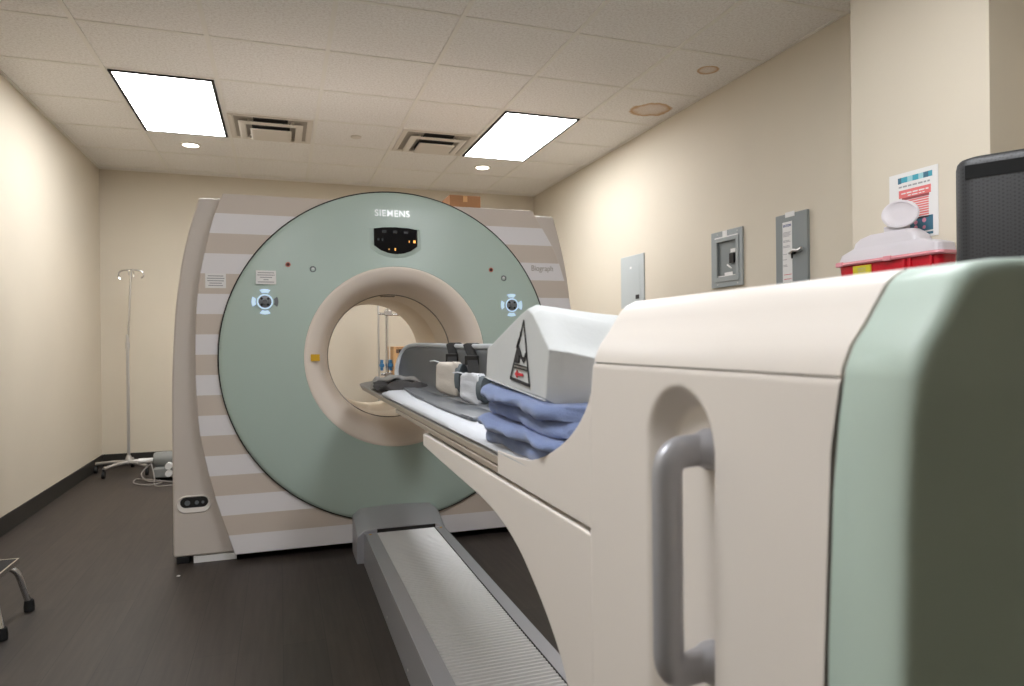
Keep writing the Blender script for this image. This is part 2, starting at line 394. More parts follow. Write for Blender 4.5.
# side covers: bowed shells running back from behind the front cover
def body_half(front_y, back_y, pts_out, xin, ztop, zbot):
    pts = cr2(pts_out)+[(xin, zbot), (xin, ztop)]
    return MB().prism(pts, 'y', front_y, back_y)
lo = [(-.379, .741), (-.426, .573), (-.465, .386), (-.492, .161), (-.508, -.124), (-.512, -.4), (-.512, -.75), (-.512, -1.058)]
obj('side_cover', body_half(3.735, 4.86, lo, -.15, .741, -1.058), 'side', G, bevel=.012)
ro = [(2*CX-x, z) for x, z in lo]
ro = [(x-.02, z) for x, z in ro]
obj('side_cover', body_half(3.735, 4.86, ro, 1.30, .741, -1.058), 'side', G, bevel=.012)
core = [(-.149, .70), (-.149, -1.05), (1.299, -1.05), (1.299, .70)]
obj('body', ring_solid(core, CX, CZ, .36, 3.90, 4.86), 'side', G)
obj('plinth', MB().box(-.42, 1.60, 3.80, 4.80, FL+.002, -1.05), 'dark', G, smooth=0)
for x in (-.47, 1.60):
    obj('levelling_foot', MB().box(x-.03, x+.03, 3.745, 3.80, FL+.001, -1.0585), 'black', G, bevel=.004)
obj('floor_strip', MB().box(-.42, -.22, 3.74, 3.76, FL+.001, -1.062), 'white', G)
# vent slot low on the left side cover
def stadium(cx, cz, w, h, n=10):
    r = h/2; out = []
    for s_, base in ((1, -PI/2), (-1, PI/2)):
        for k in range(n+1):
            a = base+PI*k/n; out.append((cx+s_*(w/2-r)+r*math.cos(a), cz+r*math.sin(a)))
    return out
def ring_between(o1, o2, y_of1, y_of2):
    return MB().loft([[(x, y_of1, z) for x, z in o1], [(x, y_of2, z) for x, z in o2]], cap=False)
sk = obj('socket_recess', MB().loft([[(x, 3.7345, z) for x, z in stadium(-.415, -.797, .162, .090)], [(x, 3.728, z) for x, z in stadium(-.415, -.796, .152, .080)], [(x, 3.7335, z) for x, z in stadium(-.414, -.787, .128, .050)]], cap=False), 'cream', G)
obj('socket_panel', MB().prism(stadium(-.414, -.787, .128, .052), 'y', 3.732, 3.7346), 'dark', sk)
for x, w in ((-.445, .03), (-.402, .022), (-.374, .016)):
    obj('connector', MB().cyl((x, 3.7285, -.789), w*.42, .004, 'y'), 'ctlgrey', sk)
# green disc and cream bore
obj('front_disc', MB().lathe([(.80, 3.715), (.875, 3.700), (.884, 3.686), (.884, 3.672), (.878, 3.663), (.862, 3.657), (.76, 3.645), (.62, 3.628), (.52, 3.614), (.4795, 3.608), (.475, 3.612)], (CX, 0, CZ), 'y', 160), 'green', G)
obj('disc_gap_shade', MB().lathe([(.885, 3.679), (.8870, 3.674), (.8870, 3.668), (.884, 3.664), (.881, 3.667)], (CX, 0, CZ), 'y', 160), 'dark', G)  # dark ring painted as the shade in the gap behind the disc edge
obj('bore_ring', MB().lathe([(.479, 3.618), (.477, 3.609), (.471, 3.605), (.460, 3.606), (.440, 3.611), (.416, 3.623), (.393, 3.651), (.372, 3.70), (.356, 3.77), (.347, 3.86)], (CX, 0, CZ), 'y', 128), 'cream2', G)
obj('bore_tunnel', MB().lathe([(.3475, 3.862), (.343, 3.864), (.343, 4.20), (.3435, 4.205), (.345, 4.21), (.345, 4.222), (.343, 4.227), (.343, 4.84), (.358, 4.862), (.362, 4.868)], (CX, 0, CZ), 'y', 128), 'tunnel', G)
obj('bore_seam', MB().lathe([(.3485, 3.859), (.3425, 3.859), (.3425, 3.866), (.3485, 3.866)], (CX, 0, CZ), 'y', 128), 'gap', G)
obj('laser_slot', MB().box(.545, .625, 3.90, 3.925, CZ+.336, CZ+.341), 'gap', G)
# brand lettering on the disc
def yof(x, z):
    r = math.hypot(x-CX, z-CZ)
    pr = [(.4665, 3.608), (.50, 3.612), (.62, 3.628), (.76, 3.645), (.862, 3.657), (.95, 3.668)]
    for (a, ya), (b_, yb) in zip(pr[:-1], pr[1:]):
        if r <= b_: return ya+(yb-ya)*max(0, (r-a))/(b_-a)
    return 3.668
def on_disc(x0, z0, lift=.0015):
    return lambda x, y, d: (x0+x, yof(x0+x, z0+y)-lift-d, z0+y)
obj('brand_lettering', text_mb('SIEMENS', .050, on_disc(.482, .676), bold=.0002, xs=.92, sp_=1.12), 'logo', G, smooth=0, label='pale SIEMENS lettering')
obj('model_lettering', text_mb('Biograph', .045, lambda x, y, d: (1.378+x, 3.678-d, .410+y), xs=.86), 'taupeink', G, smooth=0)
# display window: shield shape in a pale scooped bezel
def shield(s_, ox=0, oz=0):
    pts = [(.476, .604), (.52, .611), (.589, .614), (.66, .611), (.702, .604), (.702, .516), (.668, .491), (.63, .477), (.589, .472), (.548, .477), (.51, .491), (.476, .516)]
    return [((x-.589)*s_+.589+ox, (z-.545)*s_+.545+oz) for x, z in pts]
bz = obj('display_bezel', MB().loft([[(x, yof(x, z)-.0005, z) for x, z in shield(1.20, 0, -.008)], [(x, yof(x, z)-.006, z) for x, z in shield(1.10, 0, -.004)], [(x, yof(x, z)-.008, z) for x, z in shield(1.03)], [(x, yof(x, z)-.003, z) for x, z in shield(1.0)]], cap=False), 'green', G)
obj('display_screen', MB().prism(shield(1.01), 'y', yof(.589, .472)-.0035, yof(.589, .545)+.010), 'screen', G, smooth=0)
sy = yof(.589, .472)-.0045
for x, z, w in ((.527, .590, .022), (.585, .590, .022), (.642, .588, .022), (.497, .548, .010), (.518, .548, .008)):
    obj('screen_key', MB().box(x-w/2, x+w/2, sy-.001, sy+.001, z-.007, z+.007), 'black', G, smooth=0)
for x, z, w, h in ((.688, .541, .012, .014), (.660, .541, .004, .01), (.585, .497, .006, .012), (.552, .497, .004, .005)):
    obj('amber_readout', MB().box(x-w/2, x+w/2, sy-.001, sy+.001, z-h/2, z+h/2), 'amber', G, smooth=0)
# notices
def notice(cx, cz, w, h, y, rows):
    n = obj('notice', MB().box(cx-w/2, cx+w/2, y-.0012, y, cz-h/2, cz+h/2), 'paper', G, smooth=0, label='small white printed notice')
    mb = MB()
    for i, (ww) in enumerate(rows):
        z = cz+h/2-h*(i+1)/(len(rows)+1)
        mb.box(cx-w*ww/2, cx+w*ww/2, y-.0018, y-.0010, z-.0022, z+.0022)
    obj('notice_print', mb, 'ink', n, smooth=0)
notice(-.063, .337, .097, .070, yof(-.063, .337)-.0075, (.8, .85, .6, .25, .8))
notice(-.300, .319, .095, .072, 3.6795, (.75, .85, .8, .6, .7))
# laser windows and little ports
for x, z in ((.043, .405), (1.123, .404)):
    lw = obj('laser_window', MB().cyl((x, yof(x, z)-.003, z), .013, .006, 'y'), 'laserring', G)
    obj('laser_lens', MB().cyl((x, yof(x, z)-.005, z), .008, .003, 'y'), 'laser', lw)
for x, z in ((.164, .383), (1.199, .359)):
    ow = obj('port_window', MB().lathe([(.016, 0), (.016, -.003), (.011, -.003), (.010, 0)], (x, yof(x, z), z), 'y', 20), 'ctlgrey', G)
    obj('port_cap', MB().cyl((x, yof(x, z)-.003, z+.004), .006, .003, 'y'), 'logo', ow)
obj('laser_sticker', MB().box(.148, .192, 3.6045, 3.612, -.088, -.054), 'orange', G, smooth=0, label='amber laser warning sticker')
# control clusters: round hub with four wing keys
def control(cx, cz):
    y = yof(cx, cz)
    c = obj('control_pad', MB().lathe([(1e-5, y-.013), (.012, y-.014), (.030, y-.012), (.036, y-.008), (.037, y)], (cx, 0, cz), 'y', 32), 'ctlgrey', G)
    obj('dial_ring', MB().lathe([(.0385, y-.0145), (.033, y-.0152), (.031, y-.0135)], (cx, 0, cz), 'y', 32), 'ctl', c)
    obj('dial_knob', MB().lathe([(1e-5, y-.022), (.012, y-.022), (.014, y-.013)], (cx, 0, cz), 'y', 24), 'ctlgrey', c)
    for k in range(4):
        a = k*PI/2
        pts = []
        for q in (-.42, -.2, 0, .2, .42): pts.append((.064*math.cos(a+q), .064*math.sin(a+q)))
        for q in (.32, 0, -.32): pts.append((.045*math.cos(a+q), .045*math.sin(a+q)))
        obj('arrow_key', MB().prism([(cx+u, cz+v) for u, v in pts], 'y', y-.008, y+.002), 'ctl' if k != 0 or cx > .5 else 'ctlgrey', c, bevel=.001)
    for k in range(4):
        a = k*PI/2+PI/4
        obj('hub_button', MB().cyl((cx+.022*math.cos(a), y-.0155, cz+.022*math.sin(a)), .006, .004, 'y', 12), 'dark', c)
control(-.069, .214); control(1.241, .207)

# ------------------------------------------------------------------ floor rail
RX = .585
R_ = thing('table_rail', 'low grey metal floor track with ribbed cover leading up to the scanner', 'floor track', (RX, 2.2, FL))
RT = -.945
obj('side_rail', MB().prism([(.382, FL+.001), (.388, RT+.004), (.393, RT), (.450, RT), (.450, RT-.02), (.43, FL+.001)], 'y', .50, 3.47), 'silver', R_, bevel=.002)
obj('side_rail', MB().prism([(.752, FL+.001), (.742, RT-.02), (.742, RT), (.786, RT), (.791, RT+.0), (.797, FL+.001)], 'y', .50, 3.47), 'silver', R_, bevel=.002)
rb = MB(); prof = []
y = .52
while y < 3.50:
    prof += [(y, RT-.007), (y+.004, RT-.001), (y+.011, RT-.001), (y+.015, RT-.007)]; y += .020
rb.loft([[(.450, a, b_) for a, b_ in prof], [(.742, a, b_) for a, b_ in prof]], cap=False, closed=False)
o = obj('ribbed_cover', rb, 'rib', R_, smooth=30)
obj('rail_groove', MB().box(.7395, .7425, .52, 3.47, RT-.012, RT+.0006), 'dark', R_, smooth=0)
obj('rail_bed', MB().box(.43, .76, .52, 3.47, FL+.001, RT-.012), 'dark', R_, smooth=0)
for x in (.413, .768):
    obj('screw', MB().cyl((x, 3.40, RT), .006, .002, seg=12), 'orange', R_, label='small brass screw head')
for yy in (1.3, 1.75, 2.2, 2.65, 3.1):
    obj('screw', MB().cyl((.381, yy, FL+.03), .005, -.004 if False else .003, 'x', 10), 'steel', R_)
# end cowl, arched across and curving up to the scanner
rings = []
for k in range(9):
    f = k/8; yy = 3.43+.225*f; zt = RT+.012+.058*math.sin(f*PI/2)**1.0
    ring = [(.350, yy, FL+.001)]
    for q in range(13):
        u = q/12; x = .352+.448*u; edge = min(1, min(u, 1-u)*14)**.5
        ring.append((x, yy, zt-.028*(1-edge)+.012*math.sin(PI*u)))
    ring.append((.802, yy, FL+.001)); rings.append(ring)
mb = MB(); mb.loft(rings, cap=True)
obj('end_cowl', mb, 'silver', R_, smooth=35, bevel=.003)
obj('cowl_slot', MB().box(.45, .745, 3.424, 3.44, RT-.004, RT+.016), 'dark', R_, smooth=0)

# ------------------------------------------------------------------ patient table
T = thing('patient_table', 'cream patient table with long pallet reaching into the scanner bore', 'patient table', (.59, .6, FL))
XA, XB = .365, .815         # arm sides
BA, BB = .345, .835         # end column sides
# lower arm body (side outline in y,z)
arm = [(1.822, -.246)]+cr2([(1.826, -.280), (1.62, -.288), (1.40, -.296), (1.25, -.302), (1.143, -.314), (1.06, -.335), (.993, -.364), (.911, -.412), (.851, -.469), (.815, -.56), (.80, -.70), (.795, -.94)], 5)+[(.738, -.94), (.738, -.241)]
obj('support_arm', MB().prism(arm, 'x', XA, XB), 'cream', T, bevel=.004, smooth=35)
obj('arm_core', MB().box(XA+.02, XB-.02, .70, 1.80, -.275, -.232), 'gap', T, smooth=0)
# saddle panels either side of the pallet
sad = [(1.155, -.2345), (1.155, -.193), (1.06, -.190)]+cr2([(.988, -.184), (.93, -.169), (.867, -.144), (.82, -.118), (.785, -.088), (.762, -.055), (.752, -.045), (.747, -.032)], 5)+[(.722, -.032), (.722, -.2345)]
for xa, xb in ((XA, XA+.022), (XB-.022, XB)):
    obj('saddle_panel', MB().prism(sad, 'x', xa, xb), 'cream', T, bevel=.004, smooth=35)
obj('saddle_base', MB().box(XA+.022, XB-.022, .74, 1.155, -.232, -.212), 'cream', T)
# end column: lower side covers with a real recess for the handle
def sdf_stad(y, z, yc, z0, z1, r):
    zc = min(max(z, z0), z1); return math.hypot(y-yc, z-zc)-r
def lean(z):
    t_ = [(.07, -.004), (-.024, 0), (-.074, .009), (-.15, .013), (-.25, .018), (-1.2, .030)]
    if z >= t_[0][0]: return t_[0][1]
    for (a, va), (b_, vb) in zip(t_[:-1], t_[1:]):
        if z >= b_: return va+(vb-va)*(a-z)/(a-b_)
    return t_[-1][1]
def side_shell(x, sgn, recess):
    """a gridded shell at x facing -sgn; y from .362 to .722"""
    ys_ = [.3490+(.734-.3490)*i/110 for i in range(111)]; zs = [-.0258-(.62-.0258)*j/190 for j in range(191)]+[-.66, -.75, -.85, -.93, -1.0, -1.05, FL+.16]
    mb = MB(); vs = []
    for yy in ys_:
        for zz in zs:
            d = 0
            if recess:
                s_ = sdf_stad(yy, zz, .540, -.44, -.100, .059)
                q = min(max((.0-s_)/.022, 0), 1); d = .024*(q*q*(3-2*q))
            # ease round at the vertical far edge and at the top seam
            e = min(1, (.734-yy)/.006); d += .008*(1-math.sqrt(max(0, 1-(1-e)**2))) if e < 1 else 0
            e = min(1, (-.0258-zz)/.003); d += .0015*(1-e)
            vs.append((x+sgn*d, yy+lean(zz)*max(0, 1-(yy-.349)/.20)-max(0, (zz+.13)/.105)**2*.012*max(0, (yy-.55)/.184), zz))
    n = len(zs); fs = [(i*n+j, (i+1)*n+j, (i+1)*n+j+1, i*n+j+1) for i in range(len(ys_)-1) for j in range(n-1)]
    mb.add(vs, fs); return mb
obj('side_door', side_shell(BA, 1, True), 'cream', T, smooth=60, label='cream side panel with long rounded handle recess')
obj('side_door', side_shell(BB, -1, False), 'cream', T, smooth=60)
obj('column_core', MB().box(BA+.03, BB-.03, .33, .715, FL+.155, -.03), 'cream', T, smooth=0)
obj('column_back', MB().box(BA+.006, BB-.006, .7125, .7195, FL+.16, -.03), 'cream', T, bevel=.004)
obj('column_foot', MB().box(XA, XB, .34, .80, FL+.012, FL+.165), 'silver', T, bevel=.01)
# top cover: soft hipped cross-section
half = [(BA, -.0245), (BA+.001, -.018), (BA+.007, -.004), (BA+.018, .010), (BA+.027, .0235), (BA+.035, .0355), (BA+.042, .0415), (BA+.052, .0460), (BA+.075, .0490), (BA+.12, .0515), (BA+.18, .0535), (.59, .0545)]
prof = half+[(BA+BB-x, z) for x, z in half[-2::-1]]
def hood(y0, y1, m_, name, shrink_far=False, lip=0):
    rings = []
    steps = [(y0, 0), (y1, 0)] if not shrink_far else [(y0, 0), (y1-.012, 0), (y1-.006, .001), (y1-.002, .003), (y1, .006)]
    for yy, d in steps:
        rings.append([(.59+(x-.59)*(1-d/.245), yy+(lean(z) if yy == y0 else 0), z-d if z > -.02 else z) for x, z in prof])
    return obj(name, MB().loft(rings, cap=True), m_, T, smooth=50)
hood(.3490, .7225, 'cream', 'top_cover', True)
seam = [(x+(.59-x)*.006, z-.0015) for x, z in prof]
obj('cover_seam', MB().loft([[(x, .3455, z) for x, z in seam]+[], [(x, .352, z) for x, z in seam]], cap=True), 'gap', T, smooth=50)
obj('door_seam', MB().box(BA+.004, BB-.004, .352, .716, -.0295, -.0225), 'gap', T, smooth=0)
obj('door_seam', MB().loft([[(BA+.003, .3455+lean(z), z), (BB-.003, .3455+lean(z), z), (BB-.003, .354+lean(z), z), (BA+.003, .354+lean(z), z)] for z in (-.024, -.074, -.15, -.25, FL+.16)]), 'gap', T, smooth=0)
# green foot-end cap: follows the same outline down to the floor, edges rolled over
full = [(x, z) for x, z in prof]
full = [(BA, FL+.16)]+[(BA, z) for z in (-.9, -.7, -.5, -.35, -.2, -.1, -.05)]+full+[(BB, z) for z in (-.05, -.1, -.2, -.35, -.5, -.7, -.9)]+[(BB, FL+.16)]
rings = []
for yy, d in ((.3470, .002), (.3455, 0), (.306, 0), (.3005, .0008), (.2968, .0026), (.2950, .0055), (.2945, .010)):
    rings.append([(.59+(x-.59)*(1-d/.245), yy+lean(z)*(1 if yy > .33 else .6), z-d*(1 if z > -.03 else .0)) for x, z in full])
ec = MB().loft(rings, cap=False); nf = len(full); o_ = (len(rings)-1)*nf
for i in range(nf//2-1 if nf % 2 == 0 else nf//2):
    a_, b_, c_, d_ = i, i+1, nf-2-i, nf-1-i
    ec.f.append((o_+a_, o_+b_, o_+c_, o_+d_) if b_ != c_ else (o_+a_, o_+b_, o_+d_))
obj('end_cap', ec, 'capgreen', T, smooth=60, label='pale green end cap')
# handle
hx, hy = .3165, .514
hp = fillet([(BA+.022, hy+.006, -.098), (hx, hy, -.098), (hx, hy, -.290), (BA+.022, hy+.006, -.290)], .020, 8)
mb = MB(); mb.tube(hp, .0105, 20, ry=.0145)
obj('handle', mb, 'silver', T, smooth=60, label='silver grey grab handle')
for z in (-.098, -.290):
    obj('handle_mount', MB().lathe([(.019, BA+.026), (.0185, BA+.016), (.015, BA+.008), (.0125, BA-.004)], (0, hy+.006, z), 'x', 24), 'silver', T)
# pallet: long shallow tray with a rounded tip
def pallet_half(yy):
    if yy > 3.40:
        f = (yy-3.40)/.32; return .222*max(.0, 1-f**2.2*.55)
    return .222
rings = []
for yy in [1.14+(3.60-1.14)*i/24 for i in range(25)]+[3.63, 3.66, 3.69, 3.71]:
    h = pallet_half(yy); k = 1 if yy < 3.5 else max(.25, 1-(yy-3.5)/.28)
    rings.append([(.592-h, yy, -.207), (.592-h+.004, yy, -.203), (.592, yy, -.203), (.592+h-.004, yy, -.203), (.592+h, yy, -.207), (.592+h-.01, yy, -.207-.018*k), (.592+h-.10, yy, -.207-.026*k), (.592, yy, -.207-.03*k), (.592-h+.10, yy, -.207-.026*k), (.592-h+.01, yy, -.207-.018*k)])
obj('pallet', MB().loft(rings), 'tip', T, smooth=40)
obj('pallet_rail', MB().box(.369, .380, 1.157, 3.30, -.222, -.207), 'taupe', T, bevel=.002, label='taupe side rail')
obj('pallet_rail', MB().box(.367, .376, 1.157, 2.30, -.236, -.224), 'taupe', T, bevel=.002, label='taupe side rail')
obj('pallet_rail', MB().box(.804, .815, 1.157, 3.30, -.222, -.207), 'taupe', T, bevel=.002, label='taupe side rail')
obj('pallet_beam', MB().box(.40, .785, 1.157, 2.6, -.243, -.224), 'cream', T, bevel=.004)
# mattress
rings = []
for i in range(60):
    yy = .86+(2.68-.86)*i/59; e = min(1, min(i, 59-i)/3+.25)
    w = noise.noise(Vector((yy*3, 1, 0)))*.004; xl = .369+w+(.006 if yy > 2.6 else 0)
    ring = []
    for (u, z) in ((0, -.2025), (-.004, -.196), (0, -.189), (.02, -.183), (.10, -.181), (.22, -.182), (.34, -.181), (.42, -.183), (.442, -.189), (.446, -.196), (.442, -.2025)):
        n_ = noise.noise(Vector((xl+u, yy*4, 3.3)))*.003
        ring.append((xl+u, yy, -.2025+(z+.2025+n_*(z > -.19))*e))
    rings.append(ring)
obj('mattress', MB().loft(rings), 'sheet', T, smooth=60, label='thin white sheeted mattress pad')

# ------------------------------------------------------------------ dark cushion cloth at the pallet tip
rings = []
for i in range(40):
    f = i/39; yy = 2.60+.56*f; env = math.sin(PI*min(1, max(0, f*.96+.02)))**.4
    ring = []
    for k in range(36):
        a = 2*PI*k/36; n_ = noise.noise(Vector((math.cos(a)*2.2, yy*13, math.sin(a)*2)))*.016+noise.noise(Vector((a*2, yy*30, 2)))*.005
        hz = .021+.010*math.sin(9*f+.6)
        z = -.2015+max(0, hz*(1+math.sin(a))*env*1.05+n_*max(0, math.sin(a)+.3)*env)
        ring.append((.478+(.105+n_)*math.cos(a)*(.35+.65*env), yy+.05*math.cos(a)*f, z))
    rings.append(ring)
cu = tag(obj('head_cushion', MB().loft(rings), 'pillow', smooth=70), 'crumpled charcoal and grey cushion at the far tip of the table', 'cushion')
rings = []
for i in range(30):
    f = i/29; x = .375+.19*f; ring = []
    for k in range(5): pass
    yb_ = 2.98-.10*f+.02*math.sin(12*f); zb = -.168+.018*math.sin(PI*f)+.004*math.sin(17*f)
    if f < .1: zb -= .02*(1-f/.1)
    for k in range(16):
        a = 2*PI*k/16; ring.append((x, yb_+.045*math.cos(a), zb+(.012+.003*math.sin(23*f))*math.sin(a)))
    rings.append(ring)
obj('cover_fold', MB().loft(rings), 'tip', cu, smooth=70, label='pale grey folded edge')

# ------------------------------------------------------------------ grey moulded holder with straps and pads
H = thing('head_holder', 'grey moulded scoop-shaped holder with pads hanging from black straps', 'head holder', (.60, 2.3, -.18))
rim = smooth_path([(.415, 1.50, -.176), (.410, 1.75, -.176), (.418, 2.05, -.176), (.436, 2.40, -.176), (.458, 2.72, -.174), (.484, 2.96, -.162), (.502, 3.10, -.128), (.522, 3.16, -.080), (.543, 3.15, -.036), (.561, 3.11, -.017), (.578, 3.03, -.011), (.592, 2.92, -.011), (.600, 2.78, -.012), (.603, 2.6, -.013), (.604, 2.4, -.015), (.604, 2.15, -.015), (.604, 1.80, -.015), (.604, 1.50, -.014)], 6)
flr = smooth_path([(.455, 1.50, -.178), (.455, 1.75, -.178), (.460, 2.05, -.178), (.474, 2.40, -.178), (.490, 2.62, -.177), (.504, 2.78, -.176), (.514, 2.88, -.175), (.522, 2.94, -.174), (.530, 2.96, -.173), (.537, 2.95, -.173), (.542, 2.91, -.174), (.546, 2.84, -.175), (.549, 2.72, -.176), (.551, 2.55, -.177), (.552, 2.38, -.178), (.552, 2.15, -.178), (.552, 1.80, -.178), (.552, 1.50, -.178)], 6)
rings = []
NP = 10
for k in range(NP+1):
    a = (PI/2)*k/NP
    rings.append([f_+(r_-f_)*0+Vector(((r_.x-f_.x)*math.sin(a), (r_.y-f_.y)*math.sin(a), (r_.z-f_.z)*(1-math.cos(a)))) for r_, f_ in zip(rim, flr)])
mid = [Vector((.505, min(p.y, 2.8), -.179)) for p in flr]
rings = [mid]+rings
mb = MB(); mb.loft(rings, cap=False, closed=False)
sh = obj('shell', mb, 'holder', H, smooth=60)
sm = sh.modifiers.new('t', 'SOLIDIFY'); sm.thickness = .007; sm.offset = 0
obj('rim_edge', MB().tube([p for p in rim if p.z > -.168], .010, 10), 'holderrim', H, smooth=60, label='pale rolled rim')
# lighter flange band just inside the tall part of the rim
bd = MB(); sel = list(range(36, len(rim)))
bd.loft([[rim[i]+Vector((0, 0, 0)) for i in sel], [rim[i]*.86+flr[i]*.14+Vector((0, 0, -.004)) + Vector((0,0,.0)) for i in sel]], cap=False, closed=False)
def strap_and_pad(y, x, ztop, zs, lean, dy, pad_m, pad_dim, name_label):
    w = .020; dv = Vector((.62, -.78, 0)); nv = Vector((-.78, -.62, 0))
    o0 = Vector((x, y, 0))
    path = [(.020, ztop-.03), (.014, ztop+.004), (0, ztop+.011), (-.016, ztop+.004), (-.022, ztop-.03), (-.022-lean, zs-.01)]
    P = fillet([(o0.x+a, o0.y+(dy if k_ == 5 else dy*.25 if k_ == 4 else 0), z) for k_, (a, z) in enumerate(path)], .01, 4); mb = MB()
    rings = [[p-dv*w+nv*.0012, p-dv*w-nv*.0012, p+dv*w-nv*.0012, p+dv*w+nv*.0012] for p in P]
    mb.loft(rings); s_ = obj('strap', mb, 'strap', H, smooth=0, label='black webbing strap')
    q = Vector((x-.028, y+dy*.35, 0)); bk = MB()
    bk.loft([[q+dv*a+nv*b_+Vector((0, 0, z)) for a, b_ in ((-w*1.25, 0), (w*1.25, 0), (w*1.25, .012), (-w*1.25, .012))] for z in (ztop-.060, ztop-.030)])
    obj('buckle', bk, 'black', s_, bevel=.003)
    c0 = Vector((x-.026-lean, y+dy, 0)); pw, ph, pd = pad_dim
    def body(w_, d_, off, seed, grow, nr=13):
        rr = []
        for i in range(nr):
            f = i/(nr-1); zz = zs-ph*f+.014; ring = []
            ed = 1 if 0 < i < nr-1 else .80
            for k in range(32):
                a = 2*PI*k/32; ca, sa = math.cos(a), math.sin(a)
                n_ = noise.noise(Vector((ca*2+seed, sa*2, f*5)))*.007
                u = math.copysign(abs(sa)**.45, sa)*w_*(1+grow*f)*ed+n_; v = math.copysign(abs(ca)**.45, ca)*d_*ed+n_+off
                p = c0+dv*u+nv*v; ring.append((p.x, p.y, zz+n_*.8-.012*f*u/w_))
            rr.append(ring)
        return MB().loft(rr)
    p_ = obj('pad', body(pw, pd, 0, y*9, .10), pad_m, H, smooth=70, label=name_label)
    bb = MB()
    bb.loft([[c0+dv*(pw*1.02+t_)+nv*(pd*1.15*math.cos(2*PI*k/28))+Vector((0, 0, zs+.012-ph*.5+ph*.46*math.sin(2*PI*k/28))) for k in range(28)] for t_ in (-.006, .008, .012)])
    obj('pad_backing', bb, 'padgrey', p_, smooth=40)
    st_ = MB().tube([c0-dv*pw*.9+Vector((0, 0, zs+.012)), c0-dv*(pw*.9+.012)+Vector((-.01, 0, zs+.018)), c0-dv*(pw*.9+.028)+Vector((-.012, 0, zs+.016))], .0022, 6)
    obj('loose_thread', st_, 'gauze', p_)
strap_and_pad(2.41, .603, -.010, -.078, .052, -.24, 'pad', (.044, .104, .024), 'beige cloth-covered pad')
strap_and_pad(2.17, .603, -.012, -.104, .056, -.30, 'gauze', (.034, .082, .025), 'pale gauze-wrapped pad')

# ------------------------------------------------------------------ folded towels
def towel(z0, z1, x0, y0, y1, lobes, label, seed, tilt):
    """thick cloth folded over itself: rounded folds on the open left side; near end squashed by tilt"""
    h = (z1-z0)/lobes; out = []; xr = .74
    for q in range(1): out += [(xr, z0), (.60, z0), (.50, z0)]
    for L in range(lobes):
        zc = z0+h*(L+.5); off = (.016 if (L+seed) % 2 else 0)
        for k in range(13):
            a = -PI/2-PI*k/12
            out.append((x0+h*.6+off+h*.66*math.cos(a), zc+h*.49*math.sin(a)))
        if L < lobes-1:
            for dx in (.03, .055, .03): out.append((x0+h*.6+dx, z0+h*(L+1)+(-.0006 if dx == .03 and out[-1][0] < x0+h*.6+.04 else .0006)))
    out += [(.50, z1), (.60, z1), (xr, z1)]
    for q in range(1, 8): out.append((xr+.010*math.sin(PI*q/8), z1+(z0-z1)*q/8))
    rings = []; N = 36
    for i in range(N+1):
        f = i/N; yy = y0+(y1-y0)*f; e = min(1, min(i, N-i)/4); sc = .62+.38*math.sin(PI/2*e)
        rr = []
        for (x, z) in out:
            v = Vector((x*7+seed*3.1, yy*8, z*18)); n_ = noise.noise(v)*.013+noise.noise(v*2.7)*.008+noise.noise(v*6.1)*.0025
            left = max(0, min(1, (.46-x)/.06)); zc = (z0+z1)/2
            fz = (z-z0)/(z1-z0)
            zz = zc+(z-zc)*(sc if left < 1 else .8+.2*sc)+n_*.55*(left if 0.03 < fz < .97 else .2*left)
            droop = max(0, min(1, (.392-x)/.02))*max(0, .5-fz)*.022*(1 if seed == 3 else .3)
            zz = zz-droop-tilt*fz*(1-f)-(.010*(1-f)*(1-fz) if seed == 5 else 0)
            rr.append((x+n_*.8*left+(1-sc)*.05*left, yy+noise.noise(Vector((x*6, z*20, seed+i*.05)))*.012*(1 if e < 1 else .3), zz))
        rings.append(rr)
    return tag(obj('folded_towel', MB().loft(rings), 'towel', smooth=75), label, 'towel', 'folded blue towels under the bolster')
towel(-.1795, -.134, .352, .895, 1.268, 2, 'lower folded blue towel lying on the table beneath the other towel', 3, .010)
towel(-.1325, -.0785, .356, .905, 1.262, 2, 'upper folded blue towel directly under the white foam bolster', 5, .016)

# ------------------------------------------------------------------ foam bolster
BO = thing('knee_bolster', 'white coated foam leg bolster with a warning triangle on its side', 'bolster', (.59, 1.08, -.078))
profB = [(1.268, -.0775), (1.256, -.013), (1.05, .053), (1.020, .0600), (.995, .050), (.925, -.012), (.940, -.0965)]
# subdivide profile
def dens(p, n=5):
    o_ = []
    for i in range(len(p)):
        a, b_ = p[i], p[(i+1) % len(p)]
        for k in range(n): o_.append((a[0]+(b_[0]-a[0])*k/n, a[1]+(b_[1]-a[1])*k/n))
    return o_
PB = dens(profB, 6); rings = []
NX = 30
for i in range(NX+1):
    u = i/NX; x = .376+.436*u; s_ = math.sin(PI*u)**1.3
    e = min(u, 1-u)*NX*.0148; rnd = .008*(1-math.sqrt(max(0, 1-(1-min(1, e/.012))**2))) if e < .012 else 0
    rr = []
    for (yy, z) in PB:
        near = max(0, min(1, (1.03-yy)/.10)); top = max(0, min(1, (z+.05)/.06))
        cz_ = -.01; cy_ = 1.08; zz = z-s_*top*(.016+.040*near)
        rr.append((x, cy_+(yy-cy_)*(1-rnd/.16), cz_+(zz-cz_)*(1-rnd/.07)))
    rings.append(rr)
obj('foam_block', MB().loft(rings), 'foam', BO, bevel=.006, smooth=45, seg=3)
obj('seam_welt', MB().tube([(.3755, 1.262, -.068), (.3752, 1.10, -.0790), (.3755, .945, -.0890)], .0012, 6), 'foam', BO)
